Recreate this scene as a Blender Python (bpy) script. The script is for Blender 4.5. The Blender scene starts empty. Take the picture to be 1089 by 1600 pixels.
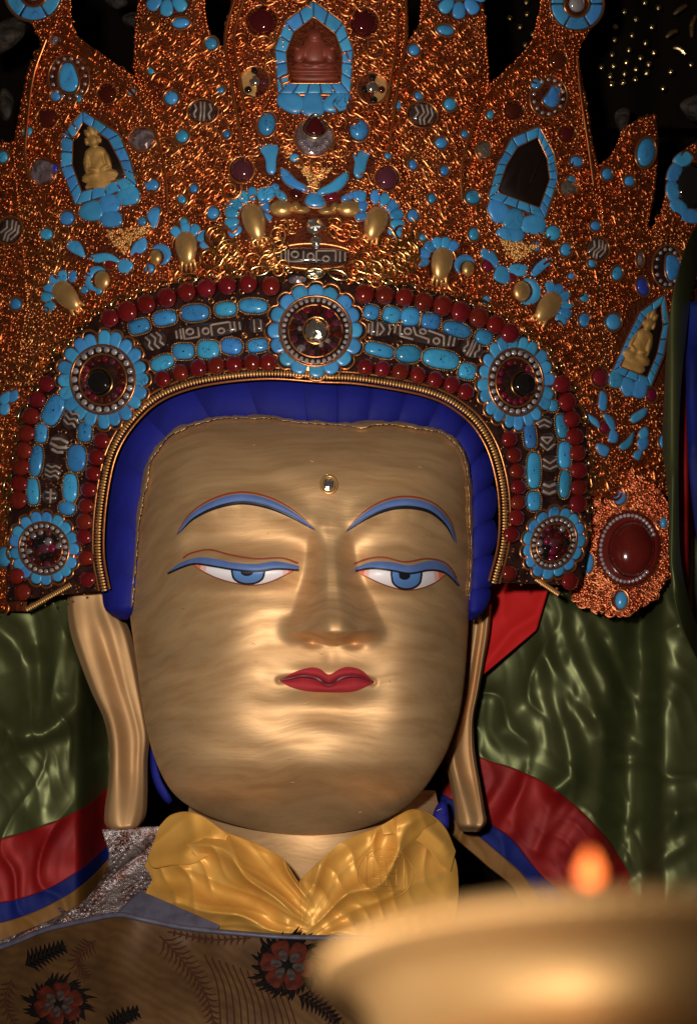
import bpy, math, random
import numpy as np

# ------------------------------------------------------------------ camera, world, light, exposure
D = 3.2            # camera to the statue's plane (y = 0), metres
HZ = 1700.0        # eye level on the statue's plane, in millimetres below its top
Z0 = 1.9           # height of eye level in the world
scene = bpy.context.scene
cam_d = bpy.data.cameras.new('camera'); cam = bpy.data.objects.new('camera', cam_d)
scene.collection.objects.link(cam); scene.camera = cam
cam.location = (0, -D, Z0); cam.rotation_euler = (math.pi/2, 0, 0)
cam_d.sensor_fit = 'VERTICAL'; cam_d.sensor_height = 36; cam_d.sensor_width = 24
cam_d.lens = 36*D/1.6
cam_d.shift_y = (HZ-800)/1600
cam_d.clip_start = .02; cam_d.clip_end = 50
cam_d.dof.use_dof = True; cam_d.dof.focus_distance = D-.17; cam_d.dof.aperture_fstop = 3.9
scene.render.resolution_x = 696; scene.render.resolution_y = 1024

w = bpy.data.worlds.new('World'); scene.world = w; w.use_nodes = True
w.node_tree.nodes['Background'].inputs[0].default_value = (1, .72, .45, 1)
w.node_tree.nodes['Background'].inputs[1].default_value = .02

# the photographer's flash, just left of and above the lens, its beam aimed up at the face and crown
from mathutils import Vector
fl_d = bpy.data.lights.new('flash', 'SPOT'); fl_d.energy = 410; fl_d.color = (1, .92, .80); fl_d.shadow_soft_size = .05
fl_d.spot_size = math.radians(71); fl_d.spot_blend = .8
flash = bpy.data.objects.new('flash', fl_d); scene.collection.objects.link(flash)
flash.location = (-.24, -D+.05, Z0+.22)
flash.rotation_euler = (Vector((-.04, 0, Z0+1.02))-flash.location).to_track_quat('-Z', 'Y').to_euler()

vs = scene.view_settings
vs.view_transform = 'Standard'; vs.look = 'None'; vs.exposure = 0; vs.gamma = 1; vs.use_curve_mapping = False
scene.cycles.use_denoising = True
scene.cycles.max_bounces = 6
scene.cycles.sample_clamp_indirect = 4

rng = np.random.default_rng(7); random.seed(7)
C = scene.collection
A = np.asarray

# ------------------------------------------------------------------ helpers
def at(px, py, y):
    """a point that lies y metres behind the statue's plane (negative: in front of it)"""
    px = A(px, float); py = A(py, float); y = A(y, float)
    s = (D+y)/D
    return np.stack([(px-544.5)/1000*s, y+0*px, Z0+(HZ-py)/1000*s], -1)

ORG = {}
def empty(name, loc, label, cat, group=None):
    o = bpy.data.objects.new(name, None); C.objects.link(o); o.location = loc; o.empty_display_size = .05
    ORG[o.name] = A(loc, float); o['label'] = label; o['category'] = cat
    if group: o['group'] = group
    return o

def mk(name, V, faces, mat, parent=None, smooth=True, kind=None, label=None, cat=None, centre=True):
    V = A(V, float).reshape(-1, 3)
    c = V.mean(0) if centre else np.zeros(3)
    me = bpy.data.meshes.new(name)
    if not isinstance(faces, (list, tuple)): faces = [faces]
    faces = [A(f, np.int32) for f in faces if len(f)]
    nl = sum(f.size for f in faces); nf = sum(len(f) for f in faces)
    me.vertices.add(len(V)); me.vertices.foreach_set('co', (V-c).ravel())
    me.loops.add(nl); me.loops.foreach_set('vertex_index', np.concatenate([f.ravel() for f in faces]))
    me.polygons.add(nf)
    tot = np.concatenate([np.full(len(f), f.shape[1], np.int32) for f in faces])
    st = np.concatenate([[0], np.cumsum(tot)[:-1]]).astype(np.int32)
    me.polygons.foreach_set('loop_start', st)
    me.polygons.foreach_set('use_smooth', np.full(nf, smooth))
    me.update(calc_edges=True); me.validate()
    me.materials.append(mat)
    o = bpy.data.objects.new(name, me); C.objects.link(o)
    if parent is not None:
        o.parent = parent; o.location = c-ORG[parent.name]
    else: o.location = c
    ORG[o.name] = c
    if kind: o['kind'] = kind
    if label: o['label'] = label
    if cat: o['category'] = cat
    return o

def gridf(n, m, cu=False, cv=False, off=0):
    """quads of an n x m vertex grid; cu closes the first index, cv the second"""
    i = np.arange(n if cu else n-1); j = np.arange(m if cv else m-1)
    I, J = np.meshgrid(i, j, indexing='ij'); I2 = (I+1) % n; J2 = (J+1) % m
    return np.stack([I*m+J, I*m+J2, I2*m+J2, I2*m+J], -1).reshape(-1, 4)+off

def resample(P, n, closed=False, smooth=True):
    P = A(P, float)
    if closed: P = np.vstack([P, P[:1]])
    if smooth and len(P) > 2:                       # Catmull-Rom through the points
        Q = np.vstack([P[-2], P, P[1]]) if closed else np.vstack([2*P[0]-P[1], P, 2*P[-1]-P[-2]])
        t = np.linspace(0, 1, 12, endpoint=False)[:, None]; out = []
        for k in range(1, len(Q)-2):
            a, b, c_, d = Q[k-1], Q[k], Q[k+1], Q[k+2]
            out.append(.5*((2*b)+(c_-a)*t+(2*a-5*b+4*c_-d)*t**2+(3*b-a-3*c_+d)*t**3))
        P = np.vstack(out+[Q[-2][None]])
    s = np.concatenate([[0], np.cumsum(np.hypot(*np.diff(P[:, :2], axis=0).T))])
    u = np.linspace(0, s[-1], n, endpoint=not closed)
    return np.stack([np.interp(u, s, P[:, k]) for k in range(P.shape[1])], -1)

def pdist(px, py, P):
    P = A(P, float); best = np.full(np.shape(px), 1e9)
    for a, b in zip(P[:-1], P[1:]):
        d = b-a; t = np.clip(((px-a[0])*d[0]+(py-a[1])*d[1])/(d@d+1e-9), 0, 1)
        best = np.minimum(best, np.hypot(px-a[0]-t*d[0], py-a[1]-t*d[1]))
    return best

def pip(px, py, P):
    P = A(P, float); r = np.zeros(np.shape(px), bool); j = len(P)-1
    for i in range(len(P)):
        xi, yi = P[i]; xj, yj = P[j]
        c = ((yi > py) != (yj > py)) & (px < (xj-xi)*(py-yi)/(yj-yi+1e-12)+xi)
        r ^= c; j = i
    return r

def sst(a, b, x):
    t = np.clip((x-a)/(b-a), 0, 1); return t*t*(3-2*t)
def gau(px, py, cx, cy, sx, sy=None): return np.exp(-((px-cx)/sx)**2/2-((py-cy)/(sy or sx))**2/2)

# everything that lies on a curved carrier is shaped in (across, down, height) millimetres on that carrier
def S(V, d):
    V = A(V, float); return at(V[..., 0], V[..., 1], d(V[..., 0], V[..., 1])-V[..., 2]/1000)

def blob(name, c, r, mat, parent, d, lift=0, rot=0, nu=16, nv=9, sq=2.0, jit=0, **k):
    """a rounded stone or bead: radii r=(across, down, height); sq > 2 squares its outline"""
    rx, ry, rz = r
    th = np.linspace(0, 2*np.pi, nu, endpoint=False); ph = np.linspace(0.02, np.pi-.02, nv)
    T, P = np.meshgrid(th, ph, indexing='ij')
    e = 2/sq
    x = np.sign(np.cos(T))*abs(np.cos(T))**e*np.sin(P)**e*rx; y = np.sign(np.sin(T))*abs(np.sin(T))**e*np.sin(P)**e*ry
    z = np.cos(P)*rz+lift; a = math.radians(rot)
    if jit: J = 1+rng.normal(0, jit, x.shape); x = x*J; y = y*J; z = (z-lift)*J+lift
    V = np.stack([c[0]+x*math.cos(a)-y*math.sin(a), c[1]+x*math.sin(a)+y*math.cos(a), z], -1)
    return mk(name, S(V, d), gridf(nu, nv, cu=True), mat, parent, **k)

def pillow(name, P, h, mat, parent, d, lift=0, n=24, prof=((1, -3), (1, .45), (.93, .75), (.72, .95), (.35, 1), (.02, 1)), smoothp=True, **k):
    P = resample(P, n, True, smoothp) if n else A(P, float)
    c = P.mean(0); n = len(P)
    V = np.stack([np.column_stack([c+(P-c)*s, np.full(n, lift+(z if z < 0 else z*h))]) for s, z in prof])
    return mk(name, S(V, d), gridf(len(prof), n, cv=True), mat, parent, **k)

def tubev(P, r, h, ns=6, closed=False):
    """swept tube in carrier space; P (n,2) or (n,3 with height)"""
    P = A(P, float); n = len(P)
    H = P[:, 2] if P.shape[1] > 2 else np.full(n, h, float)
    r = np.broadcast_to(A(r, float), (n,))
    if closed: t = np.roll(P[:, :2], -1, 0)-np.roll(P[:, :2], 1, 0)
    else: t = np.gradient(P[:, :2], axis=0)
    t /= np.linalg.norm(t, axis=1)[:, None]+1e-9
    nrm = np.stack([-t[:, 1], t[:, 0]], -1)
    a = np.linspace(0, 2*np.pi, ns, endpoint=False)
    V = np.empty((n, ns, 3))
    V[..., :2] = P[:, None, :2]+nrm[:, None, :]*(np.cos(a)[None, :, None]*r[:, None, None])
    V[..., 2] = H[:, None]+np.sin(a)[None, :]*r[:, None]
    return V, gridf(n, ns, cu=closed, cv=True)

def tube(name, P, r, h, mat, parent, d, closed=False, n=0, ns=6, **k):
    if n: P = resample(P, n, closed)
    V, F = tubev(P, r, h, ns, closed)
    return mk(name, S(V, d), F, mat, parent, **k)

class Batch:
    def __init__(s): s.v = []; s.f = []; s.n = 0
    def add(s, V, F):
        V = A(V, float).reshape(-1, 3); s.v.append(V); s.f.append(A(F)+s.n); s.n += len(V)
    def many(s, T, F, cs, sc, rot, hz=None):
        """copies of a small template: centres cs (N,3), scale, rotation in the carrier's plane"""
        N = len(cs); ca, sa = np.cos(rot)[:, None], np.sin(rot)[:, None]
        sc = A(sc)[:, None]; x = T[:, 0][None]*sc; y = T[:, 1][None]*sc; z = T[:, 2][None]*sc
        V = np.stack([cs[:, 0:1]+x*ca-y*sa, cs[:, 1:2]+x*sa+y*ca, cs[:, 2:3]+z], -1)
        FF = (F[None]+(np.arange(N)*len(T))[:, None, None]).reshape(-1, F.shape[1])
        s.add(V, FF)
    def out(s, name, mat, parent, d, **k):
        return mk(name, S(np.vstack(s.v), d), [np.vstack([f for f in s.f if f.shape[1] == q]) for q in sorted({f.shape[1] for f in s.f})], mat, parent, **k)

def ribbon(name, T, B, mat, parent, d, off=1.5, bulge=0., n=48, m=7, smooth=True, thick=1.2, **k):
    """a thin strip of paint or cloth between two lines on a carrier"""
    T = resample(T, n, smooth=smooth); B = resample(B, n, smooth=smooth)
    v = np.linspace(0, 1, m)[None, :, None]
    P = T[:, None]*(1-v)+B[:, None]*v
    H = off+bulge*np.sin(np.pi*v[..., 0])+0*P[..., 0]
    V = np.concatenate([P, H[..., None]], -1)
    top = V.reshape(-1, 3)
    edge = np.concatenate([V[:, 0], V[::-1, -1]]); low = edge.copy(); low[:, 2] -= thick
    VV = np.vstack([top, edge, low]); ne = len(edge); o = len(top)
    i = np.arange(ne); j = (i+1) % ne
    return mk(name, S(VV, d), [gridf(n, m), np.stack([i+o, j+o, j+o+ne, i+o+ne], -1)], mat, parent, **k)

def sheet(name, L, R, d, mat, parent, n=60, m=60, thick=0, smoothe=True, **k):
    """cloth between a left and a right edge line, carried by depth d"""
    L = resample(L, n, smooth=smoothe); R = resample(R, n, smooth=smoothe)
    u = np.linspace(0, 1, m)[None, :, None]
    P = L[:, None]*(1-u)+R[:, None]*u
    V = at(P[..., 0], P[..., 1], d(P[..., 0], P[..., 1])); F = gridf(n, m)
    if thick:
        W = V+A([0, thick, 0]); q = n*m
        e = np.concatenate([np.arange(m), np.arange(1, n)*m+m-1, (n-1)*m+np.arange(m-2, -1, -1), np.arange(n-2, 0, -1)*m])
        e2 = np.roll(e, -1)
        return mk(name, np.vstack([V.reshape(-1, 3), W.reshape(-1, 3)]), [np.vstack([F, F[:, ::-1]+q, np.stack([e, e+q, e2+q, e2], -1)])], mat, parent, **k)
    return mk(name, V, F, mat, parent, **k)

def crest(q): return .35*np.exp(-(q/1.25)**2)+.75*np.exp(-np.sqrt((q/2.3)**2+.06))
def ridged(px, py, ang, wl, seed, sharp=1.6):
    """wandering creases whose crests run along ang (degrees)"""
    a = math.radians(ang+90); q = (px*math.cos(a)+py*math.sin(a))/wl+.55*np.sin(px*.017+py*.006+seed)+.45*np.sin(py*.021-px*.008+seed*2.1)+.15*np.sin(px*.06+py*.05+seed)
    m = .5+.5*np.sin(py*.019+px*.013+seed*3.3)*np.sin(px*.009-py*.012+seed)
    return np.clip(1-np.sqrt(np.sin(np.pi*q)**2+.004), 0, 1)**sharp*m

# ------------------------------------------------------------------ materials
def mat(name, col, rough=.5, metal=0., spec=.5, noise=None, bump=None, rvar=None, veins=None, coat=0, rand=0, sheen=0, aniso=0, trans=0, ior=1.5, stretch=(1, 1, 1), wave=None, warp=None):
    m = bpy.data.materials.new(name); m.use_nodes = True
    nt = m.node_tree; N = nt.nodes; L = nt.links; b = N['Principled BSDF']
    def setv(k, v):
        if k in b.inputs: b.inputs[k].default_value = v
    setv('Base Color', (*col, 1)); setv('Roughness', rough); setv('Metallic', metal); setv('Specular IOR Level', spec)
    setv('Coat Weight', coat); setv('Coat Roughness', .08); setv('Sheen Weight', sheen); setv('Transmission Weight', trans); setv('IOR', ior); setv('Anisotropic', aniso)
    tc = N.new('ShaderNodeTexCoord'); mp = N.new('ShaderNodeMapping'); mp.inputs['Scale'].default_value = stretch
    L.new(tc.outputs['Object'], mp.inputs['Vector'])
    if warp:                                    # hand-laid, never quite straight
        wn = N.new('ShaderNodeTexNoise'); wn.inputs['Scale'].default_value = warp[0]; wn.inputs['Detail'].default_value = 2
        L.new(tc.outputs['Object'], wn.inputs['Vector']); wa = N.new('ShaderNodeVectorMath'); wa.operation = 'MULTIPLY_ADD'
        wa.inputs[1].default_value = (warp[1],)*3; L.new(wn.outputs['Color'], wa.inputs[0]); L.new(tc.outputs['Object'], wa.inputs[2]); L.new(wa.outputs[0], mp.inputs['Vector'])
    if rand or veins:
        oi = N.new('ShaderNodeObjectInfo'); va = N.new('ShaderNodeVectorMath'); va.operation = 'ADD'
        L.new(mp.outputs[0], va.inputs[0]); L.new(oi.outputs['Location'], va.inputs[1]); src = va.outputs[0]
    else: src = mp.outputs[0]
    cur = None
    def mix(fac, a, bb, mode='MIX'):
        x = N.new('ShaderNodeMix'); x.data_type = 'RGBA'; x.blend_type = mode
        for s_, v in ((x.inputs[0], fac), (x.inputs[6], a), (x.inputs[7], bb)):
            if isinstance(v, (tuple, float, int)): s_.default_value = v if not isinstance(v, tuple) else (*v, 1)[:4]
            else: L.new(v, s_)
        return x.outputs[2]
    def noi(sc, det=4, rg=.55):
        t = N.new('ShaderNodeTexNoise'); t.inputs['Scale'].default_value = sc; t.inputs['Detail'].default_value = det; t.inputs['Roughness'].default_value = rg
        L.new(src, t.inputs['Vector']); return t.outputs['Fac']
    def ramp(f, lo, hi):
        r = N.new('ShaderNodeMapRange'); r.inputs[1].default_value = lo; r.inputs[2].default_value = hi
        L.new(f, r.inputs[0]); return r.outputs[0]
    cur = (*col,)
    if noise:                                   # (scale, second colour, lo, hi)
        cur = mix(ramp(noi(noise[0]), noise[2], noise[3]), cur, noise[1])
    if rand:                                    # each stone a little different
        cv = N.new('ShaderNodeMapRange'); cv.inputs[3].default_value = 1-rand; cv.inputs[4].default_value = 1+rand*.6
        L.new(oi.outputs['Random'], cv.inputs[0])
        hs = N.new('ShaderNodeHueSaturation'); L.new(cv.outputs[0], hs.inputs['Value'])
        hv = N.new('ShaderNodeMapRange'); hv.inputs[3].default_value = .5-rand*.07; hv.inputs[4].default_value = .5+rand*.05
        mu = N.new('ShaderNodeMath'); mu.operation = 'FRACT'; m2 = N.new('ShaderNodeMath'); m2.operation = 'MULTIPLY'; m2.inputs[1].default_value = 7.3
        L.new(oi.outputs['Random'], m2.inputs[0]); L.new(m2.outputs[0], mu.inputs[0]); L.new(mu.outputs[0], hv.inputs[0]); L.new(hv.outputs[0], hs.inputs['Hue'])
        if isinstance(cur, tuple): hs.inputs['Color'].default_value = (*cur, 1)
        else: L.new(cur, hs.inputs['Color'])
        cur = hs.outputs[0]
    if veins:                                   # (scale, colour, width)
        vo = N.new('ShaderNodeTexVoronoi'); vo.feature = 'DISTANCE_TO_EDGE'; vo.inputs['Scale'].default_value = veins[0]
        nn = N.new('ShaderNodeTexNoise'); nn.inputs['Scale'].default_value = veins[0]*1.2; nn.inputs['Detail'].default_value = 3
        L.new(src, nn.inputs['Vector']); mm = N.new('ShaderNodeVectorMath'); mm.operation = 'MULTIPLY_ADD'
        mm.inputs[1].default_value = (.05,)*3; L.new(nn.outputs['Color'], mm.inputs[0]); L.new(src, mm.inputs[2]); L.new(mm.outputs[0], vo.inputs['Vector'])
        e = ramp(vo.outputs['Distance'], veins[2], 0); g = ramp(noi(veins[0]*.6), .5, .62)
        m3 = N.new('ShaderNodeMath'); m3.operation = 'MULTIPLY'; L.new(e, m3.inputs[0]); L.new(g, m3.inputs[1])
        cur = mix(m3.outputs[0], cur, veins[1])
    if wave:                                    # (scale, colour, strength)
        wv = N.new('ShaderNodeTexWave'); wv.inputs['Scale'].default_value = wave[0]; wv.inputs['Distortion'].default_value = wave[3] if len(wave) > 3 else 2; wv.bands_direction = 'DIAGONAL'
        L.new(src, wv.inputs['Vector']); m4 = N.new('ShaderNodeMath'); m4.operation = 'MULTIPLY'; m4.inputs[1].default_value = wave[2]
        L.new(wv.outputs['Fac'], m4.inputs[0]); cur = mix(m4.outputs[0], cur, wave[1])
    if not isinstance(cur, tuple): L.new(cur, b.inputs['Base Color'])
    if rvar:                                    # (scale, lo, hi)
        r = N.new('ShaderNodeMapRange'); r.inputs[1].default_value = .3; r.inputs[2].default_value = .7; r.inputs[3].default_value = rvar[1]; r.inputs[4].default_value = rvar[2]
        L.new(noi(rvar[0]), r.inputs[0]); L.new(r.outputs[0], b.inputs['Roughness'])
    if bump:                                    # (scale, strength, distance)
        bp = N.new('ShaderNodeBump'); bp.inputs['Strength'].default_value = bump[1]; bp.inputs['Distance'].default_value = bump[2]
        L.new(noi(bump[0], 5, .6), bp.inputs['Height']); L.new(bp.outputs[0], b.inputs['Normal'])
    return m

M = {}
M['gilt'] = mat('gilt_paint', (.62, .395, .205), .64, .74, .3, noise=(10, (.47, .28, .135), .40, .66), bump=(11, .24, .0035), rvar=(5, .57, .72), stretch=(1, 1, 7), warp=(5, .08))
M['gilt_edge'] = mat('gilt_edge', (.70, .46, .22), .5, .7, noise=(60, (.5, .3, .12), .4, .7), bump=(160, .6, .003))
M['ear'] = mat('gilt_ear', (.50, .305, .15), .66, .70, .3, noise=(7, (.36, .205, .095), .4, .7), bump=(40, .15, .002))
M['hair'] = mat('ultramarine_paint', (.008, .010, .15), .65, 0, .12, noise=(16, (.006, .007, .10), .4, .65), bump=(50, .35, .002), warp=(6, .1))
M['coral'] = mat('coral', (.125, .0085, .0065), .18, 0, .5, rand=.14, noise=(60, (.085, .006, .005), .4, .7))
M['turq'] = mat('turquoise', (.04, .215, .46), .22, 0, .5, rand=.28, noise=(45, (.03, .16, .38), .4, .7), veins=(60, (.012, .03, .06), .05))
M['turq_plain'] = mat('turquoise_inlay', (.045, .215, .45), .3, 0, .5, rand=.22, noise=(40, (.035, .17, .38), .4, .7), veins=(28, (.015, .05, .09), .022))
M['lapis'] = mat('lapis', (.02, .03, .25), .2, 0, .5, rand=.2)
M['garnet'] = mat('garnet', (.045, .006, .004), .08, 0, .6, rand=.2)
M['ruby'] = mat('ruby', (.13, .009, .022), .1, .2, .6, rand=.2)
M['amethyst'] = mat('amethyst', (.075, .018, .028), .12, .15, .6, rand=.2)
M['onyx'] = mat('onyx', (.006, .005, .005), .08, 0, .6, coat=.3)
M['dzi'] = mat('agate', (.022, .014, .013), .16, 0, .6, noise=(40, (.045, .027, .024), .4, .7), coat=.2)
M['dzi_line'] = mat('agate_lines', (.27, .20, .17), .3, 0, .4, noise=(60, (.17, .12, .10), .4, .7))
M['pearl'] = mat('seed_pearl', (.46, .42, .43), .15, .5, .7, rand=.25)
M['crystal'] = mat('rock_crystal', (.86, .80, .72), .14, .95, .8, rand=.1)
M['smoky'] = mat('smoky_crystal', (.22, .15, .16), .16, .7, .8, noise=(60, (.42, .36, .40), .48, .6))
M['copper'] = mat('filigree_gold', (.71, .21, .07), .36, 1, noise=(6, (.80, .36, .13), .44, .68))
M['copper_base'] = mat('filigree_ground', (.16, .034, .012), .55, .8, .3, noise=(50, (.08, .016, .006), .35, .65), bump=(160, 1, .006))
M['gold'] = mat('plain_gold', (.80, .48, .19), .42, .8, noise=(30, (.60, .33, .11), .4, .7), bump=(60, .25, .002))
M['copper_dark'] = mat('dark_filigree_gold', (.46, .11, .05), .38, 1, noise=(12, (.60, .20, .08), .42, .66))
M['coral_dark'] = mat('dark_coral', (.075, .007, .0055), .16, 0, .5, noise=(30, (.05, .005, .004), .4, .7))
M['wire'] = mat('gold_wire', (.72, .36, .13), .28, 1)
M['rim'] = mat('copper_rim', (.50, .19, .07), .34, .9, bump=(200, .4, .001))
M['chain'] = mat('pale_gold_chain', (.80, .60, .30), .2, 1)
M['band'] = mat('diadem_ground', (.012, .004, .004), .7, .2, .1, noise=(60, (.035, .012, .009), .4, .7), bump=(200, .8, .003))
M['ivory'] = mat('yellow_ivory', (.36, .20, .06), .5, 0, .3, noise=(60, (.22, .11, .03), .4, .7))
M['redstone'] = mat('carved_red_stone', (.17, .032, .018), .5, 0, .4, noise=(60, (.11, .02, .012), .4, .7))
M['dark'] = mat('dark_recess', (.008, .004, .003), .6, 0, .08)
M['brow'] = mat('brow_blue', (.080, .135, .33), .5, 0, .25, noise=(40, (.065, .11, .27), .4, .7))
M['black'] = mat('black_paint', (.008, .007, .01), .4)
M['eyewhite'] = mat('eye_white', (.62, .58, .62), .4, 0, .4)
M['iris'] = mat('iris_blue', (.075, .17, .40), .4)
M['red_line'] = mat('red_paint', (.22, .035, .018), .55, 0, .25)
M['orange'] = mat('eye_corner_red', (.62, .15, .08), .5, 0, .2)
M['pink'] = mat('eye_corner_pink', (.64, .36, .33), .5, 0, .2)
M['lip'] = mat('lip_red', (.29, .020, .028), .72, 0, .15, noise=(30, (.24, .016, .022), .4, .7))
M['lip_dark'] = mat('lip_line', (.09, .006, .012), .5)
def silk(name, col, col2, rough=.34, metal=.55): return mat(name, col, rough, metal, .5, noise=(16, col2, .4, .7), bump=(300, .10, .001))
M['green'] = mat('green_silk', (.068, .075, .029), .46, .62, .3, noise=(14, (.058, .064, .024), .4, .6), bump=(400, .12, .0008), rvar=(20, .42, .52))
M['red'] = mat('red_silk', (.17, .0045, .0045), .55, .2, .15, noise=(16, (.11, .003, .004), .4, .7), bump=(300, .1, .001))
M['redflat'] = mat('red_cotton', (.36, .008, .008), .75, 0, .15)
M['blue'] = mat('blue_silk', (.004, .009, .095), .6, .1, .08, noise=(16, (.003, .006, .05), .4, .7))
M['ochre'] = mat('ochre_silk', (.13, .058, .012), .6, .15, .15, noise=(16, (.09, .04, .008), .4, .7))
M['yellow'] = mat('yellow_silk', (.60, .315, .07), .52, .30, .35, noise=(9, (.50, .24, .042), .4, .7), bump=(500, .3, .0008), rvar=(14, .46, .58))
M['silver'] = mat('silver_brocade', (.34, .28, .29), .34, .8, .5, noise=(60, (.16, .075, .06), .45, .6), bump=(120, 1, .005))
M['robe'] = mat('brown_brocade', (.078, .038, .0135), .55, .3, .15, noise=(12, (.040, .018, .007), .38, .66), wave=(30, (.026, .011, .005), .3, 5), bump=(700, .2, .001))
M['piping'] = mat('lavender_piping', (.075, .07, .105), .5, .15, .2, noise=(40, (.045, .04, .06), .4, .7))
M['flower'] = mat('embroidered_red', (.055, .008, .0035), .7, .05, .1, noise=(70, (.024, .004, .002), .42, .62), bump=(200, .6, .002))
M['flower_grey'] = mat('embroidered_grey', (.04, .03, .029), .65, .1, .1, noise=(90, (.02, .012, .01), .4, .6))
M['thread_black'] = mat('embroidered_black', (.004, .003, .003), .8, 0, .05)
M['thread_brown'] = mat('embroidered_brown', (.035, .011, .006), .7, 0, .1)
M['brass'] = mat('lamp_brass', (.64, .375, .155), .52, .7, .4, noise=(30, (.55, .31, .115), .4, .7), bump=(60, .2, .002))
M['butter'] = mat('butter', (.7, .5, .15), .4)
M['cloth_grey'] = mat('grey_cloth', (.055, .043, .035), .65, .1, .1, noise=(30, (.022, .016, .014), .4, .65), bump=(40, .9, .02))
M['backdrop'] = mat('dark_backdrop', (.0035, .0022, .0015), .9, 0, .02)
fm = bpy.data.materials.new('flame'); fm.use_nodes = True
fb = fm.node_tree.nodes['Principled BSDF']; fb.inputs['Base Color'].default_value = (0, 0, 0, 1)
fb.inputs['Emission Color'].default_value = (1, .19, .032, 1); fb.inputs['Emission Strength'].default_value = 3.6
M['flame'] = fm

# ------------------------------------------------------------------ the place behind: a dark backdrop
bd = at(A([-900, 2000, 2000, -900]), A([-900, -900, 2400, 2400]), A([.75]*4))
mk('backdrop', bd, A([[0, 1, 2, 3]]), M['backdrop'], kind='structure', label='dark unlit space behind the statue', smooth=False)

# ------------------------------------------------------------------ carriers (depth of each surface, metres)
FC = A([503., 992.])
FACE = resample([(350, 652), (292, 665), (256, 690), (234, 722), (223, 770), (215, 820), (211, 880), (205, 930), (204, 965), (210, 1010), (217, 1060), (224, 1110), (233, 1155),
                 (248, 1200), (270, 1238), (303, 1264), (350, 1284), (412, 1299), (485, 1306), (555, 1297), (610, 1277), (650, 1248), (682, 1204), (702, 1165), (718, 1115),
                 (726, 1060), (730, 1010), (733, 960), (738, 900), (738, 850), (736, 800), (733, 745), (724, 708), (702, 682), (660, 666), (600, 661), (530, 662), (450, 655), (400, 651)], 400, True)
_an = np.arctan2(FACE[:, 1]-FC[1], FACE[:, 0]-FC[0]); _rr = np.hypot(*(FACE-FC).T); _o = np.argsort(_an)
_an, _rr = _an[_o], _rr[_o]
def faceR(a): return np.interp(a, _an, _rr, period=2*np.pi)
BROWL = [(276, 836), (300, 807), (335, 787), (375, 778), (415, 784), (455, 802), (494, 829)]
BROWR = [(540, 831), (570, 806), (605, 789), (640, 785), (675, 794), (700, 818), (713, 850)]
MOUTH = [(437, 1063), (455, 1060), (475, 1057), (497, 1061), (514, 1069), (533, 1060), (553, 1057), (570, 1060), (584, 1066)]
def faceD(px, py):
    dx, dy = px-FC[0], py-FC[1]
    a = np.arctan2(dy, dx); t = np.clip(np.hypot(dx, dy)/faceR(a), 0, 1)
    E = -.05-.115*np.sin(a)**2
    y = E+(-.30-E)*(1-t**(2.6+1.1*np.sin(a)**2))**.55-.19*(FC[1]-py)/1000*(1-t**4)
    # nose
    s = np.clip((py-826)/(985-826), 0, 1); xm = 514+11*s; wd = 32+45*s**1.3
    u = abs(px-xm)/wd
    pr = np.where(u < 1.05, 1-sst(.08, 1.05, u), 0)
    fall = 1-sst(988, 1010, py+8*np.clip(u, 0, 1))
    hN = (.012+.082*s**1.15)*fall*sst(770, 840, py)
    y -= hN*pr
    y -= .013*gau(px, py, 524, 973, 20, 15)+.021*gau(px, py, 461, 985, 14, 12)+.021*gau(px, py, 577, 987, 13, 12)
    y += .015*gau(px, py, 488, 1001, 11, 6)+.015*gau(px, py, 553, 1003, 11, 6)
    # brows, sockets and lids
    y -= .010*np.exp(-(pdist(px, py, BROWL)/20)**2)+.010*np.exp(-(pdist(px, py, BROWR)/18)**2)
    y += .014*gau(px, py, 372, 842, 78, 20)+.013*gau(px, py, 632, 846, 62, 20)
    y -= .015*gau(px, py, 368, 888, 70, 20)+.014*gau(px, py, 635, 894, 56, 20)
    y += .010*gau(px, py, 372, 925, 70, 13)+.009*gau(px, py, 632, 932, 56, 13)
    y += .012*gau(px, py, 480, 880, 16, 30)+.012*gau(px, py, 553, 880, 14, 30)
    # cheeks, mouth, chin
    y -= .022*gau(px, py, 372, 1040, 56, 92)+.020*gau(px, py, 652, 1050, 44, 84)
    y -= .012*gau(px, py, 511, 1066, 58, 24)
    y -= .006*gau(px, py, 480, 1050, 20, 8)+.006*gau(px, py, 545, 1050, 20, 8)+.008*gau(px, py, 512, 1076, 42, 7)
    y += .007*np.exp(-(pdist(px, py, MOUTH)/4.5)**2)
    y += .002*gau(px, py, 431, 1068, 14)+.002*gau(px, py, 591, 1070, 14)
    y += .085*sst(1188, 1312, py)
    y += .004*gau(px, py, 517, 1030, 9, 14)
    y += .009*gau(px, py, 512, 1108, 70, 16)
    y -= .024*gau(px, py, 511, 1172, 62, 38)
    y -= .010*gau(px, py, 505, 735, 110, 40)
    # brush-laid, hammered unevenness
    y += .0012*np.sin(px*.041+1.7*np.sin(py*.03))*np.sin(py*.055+np.sin(px*.02))
    return y

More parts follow.
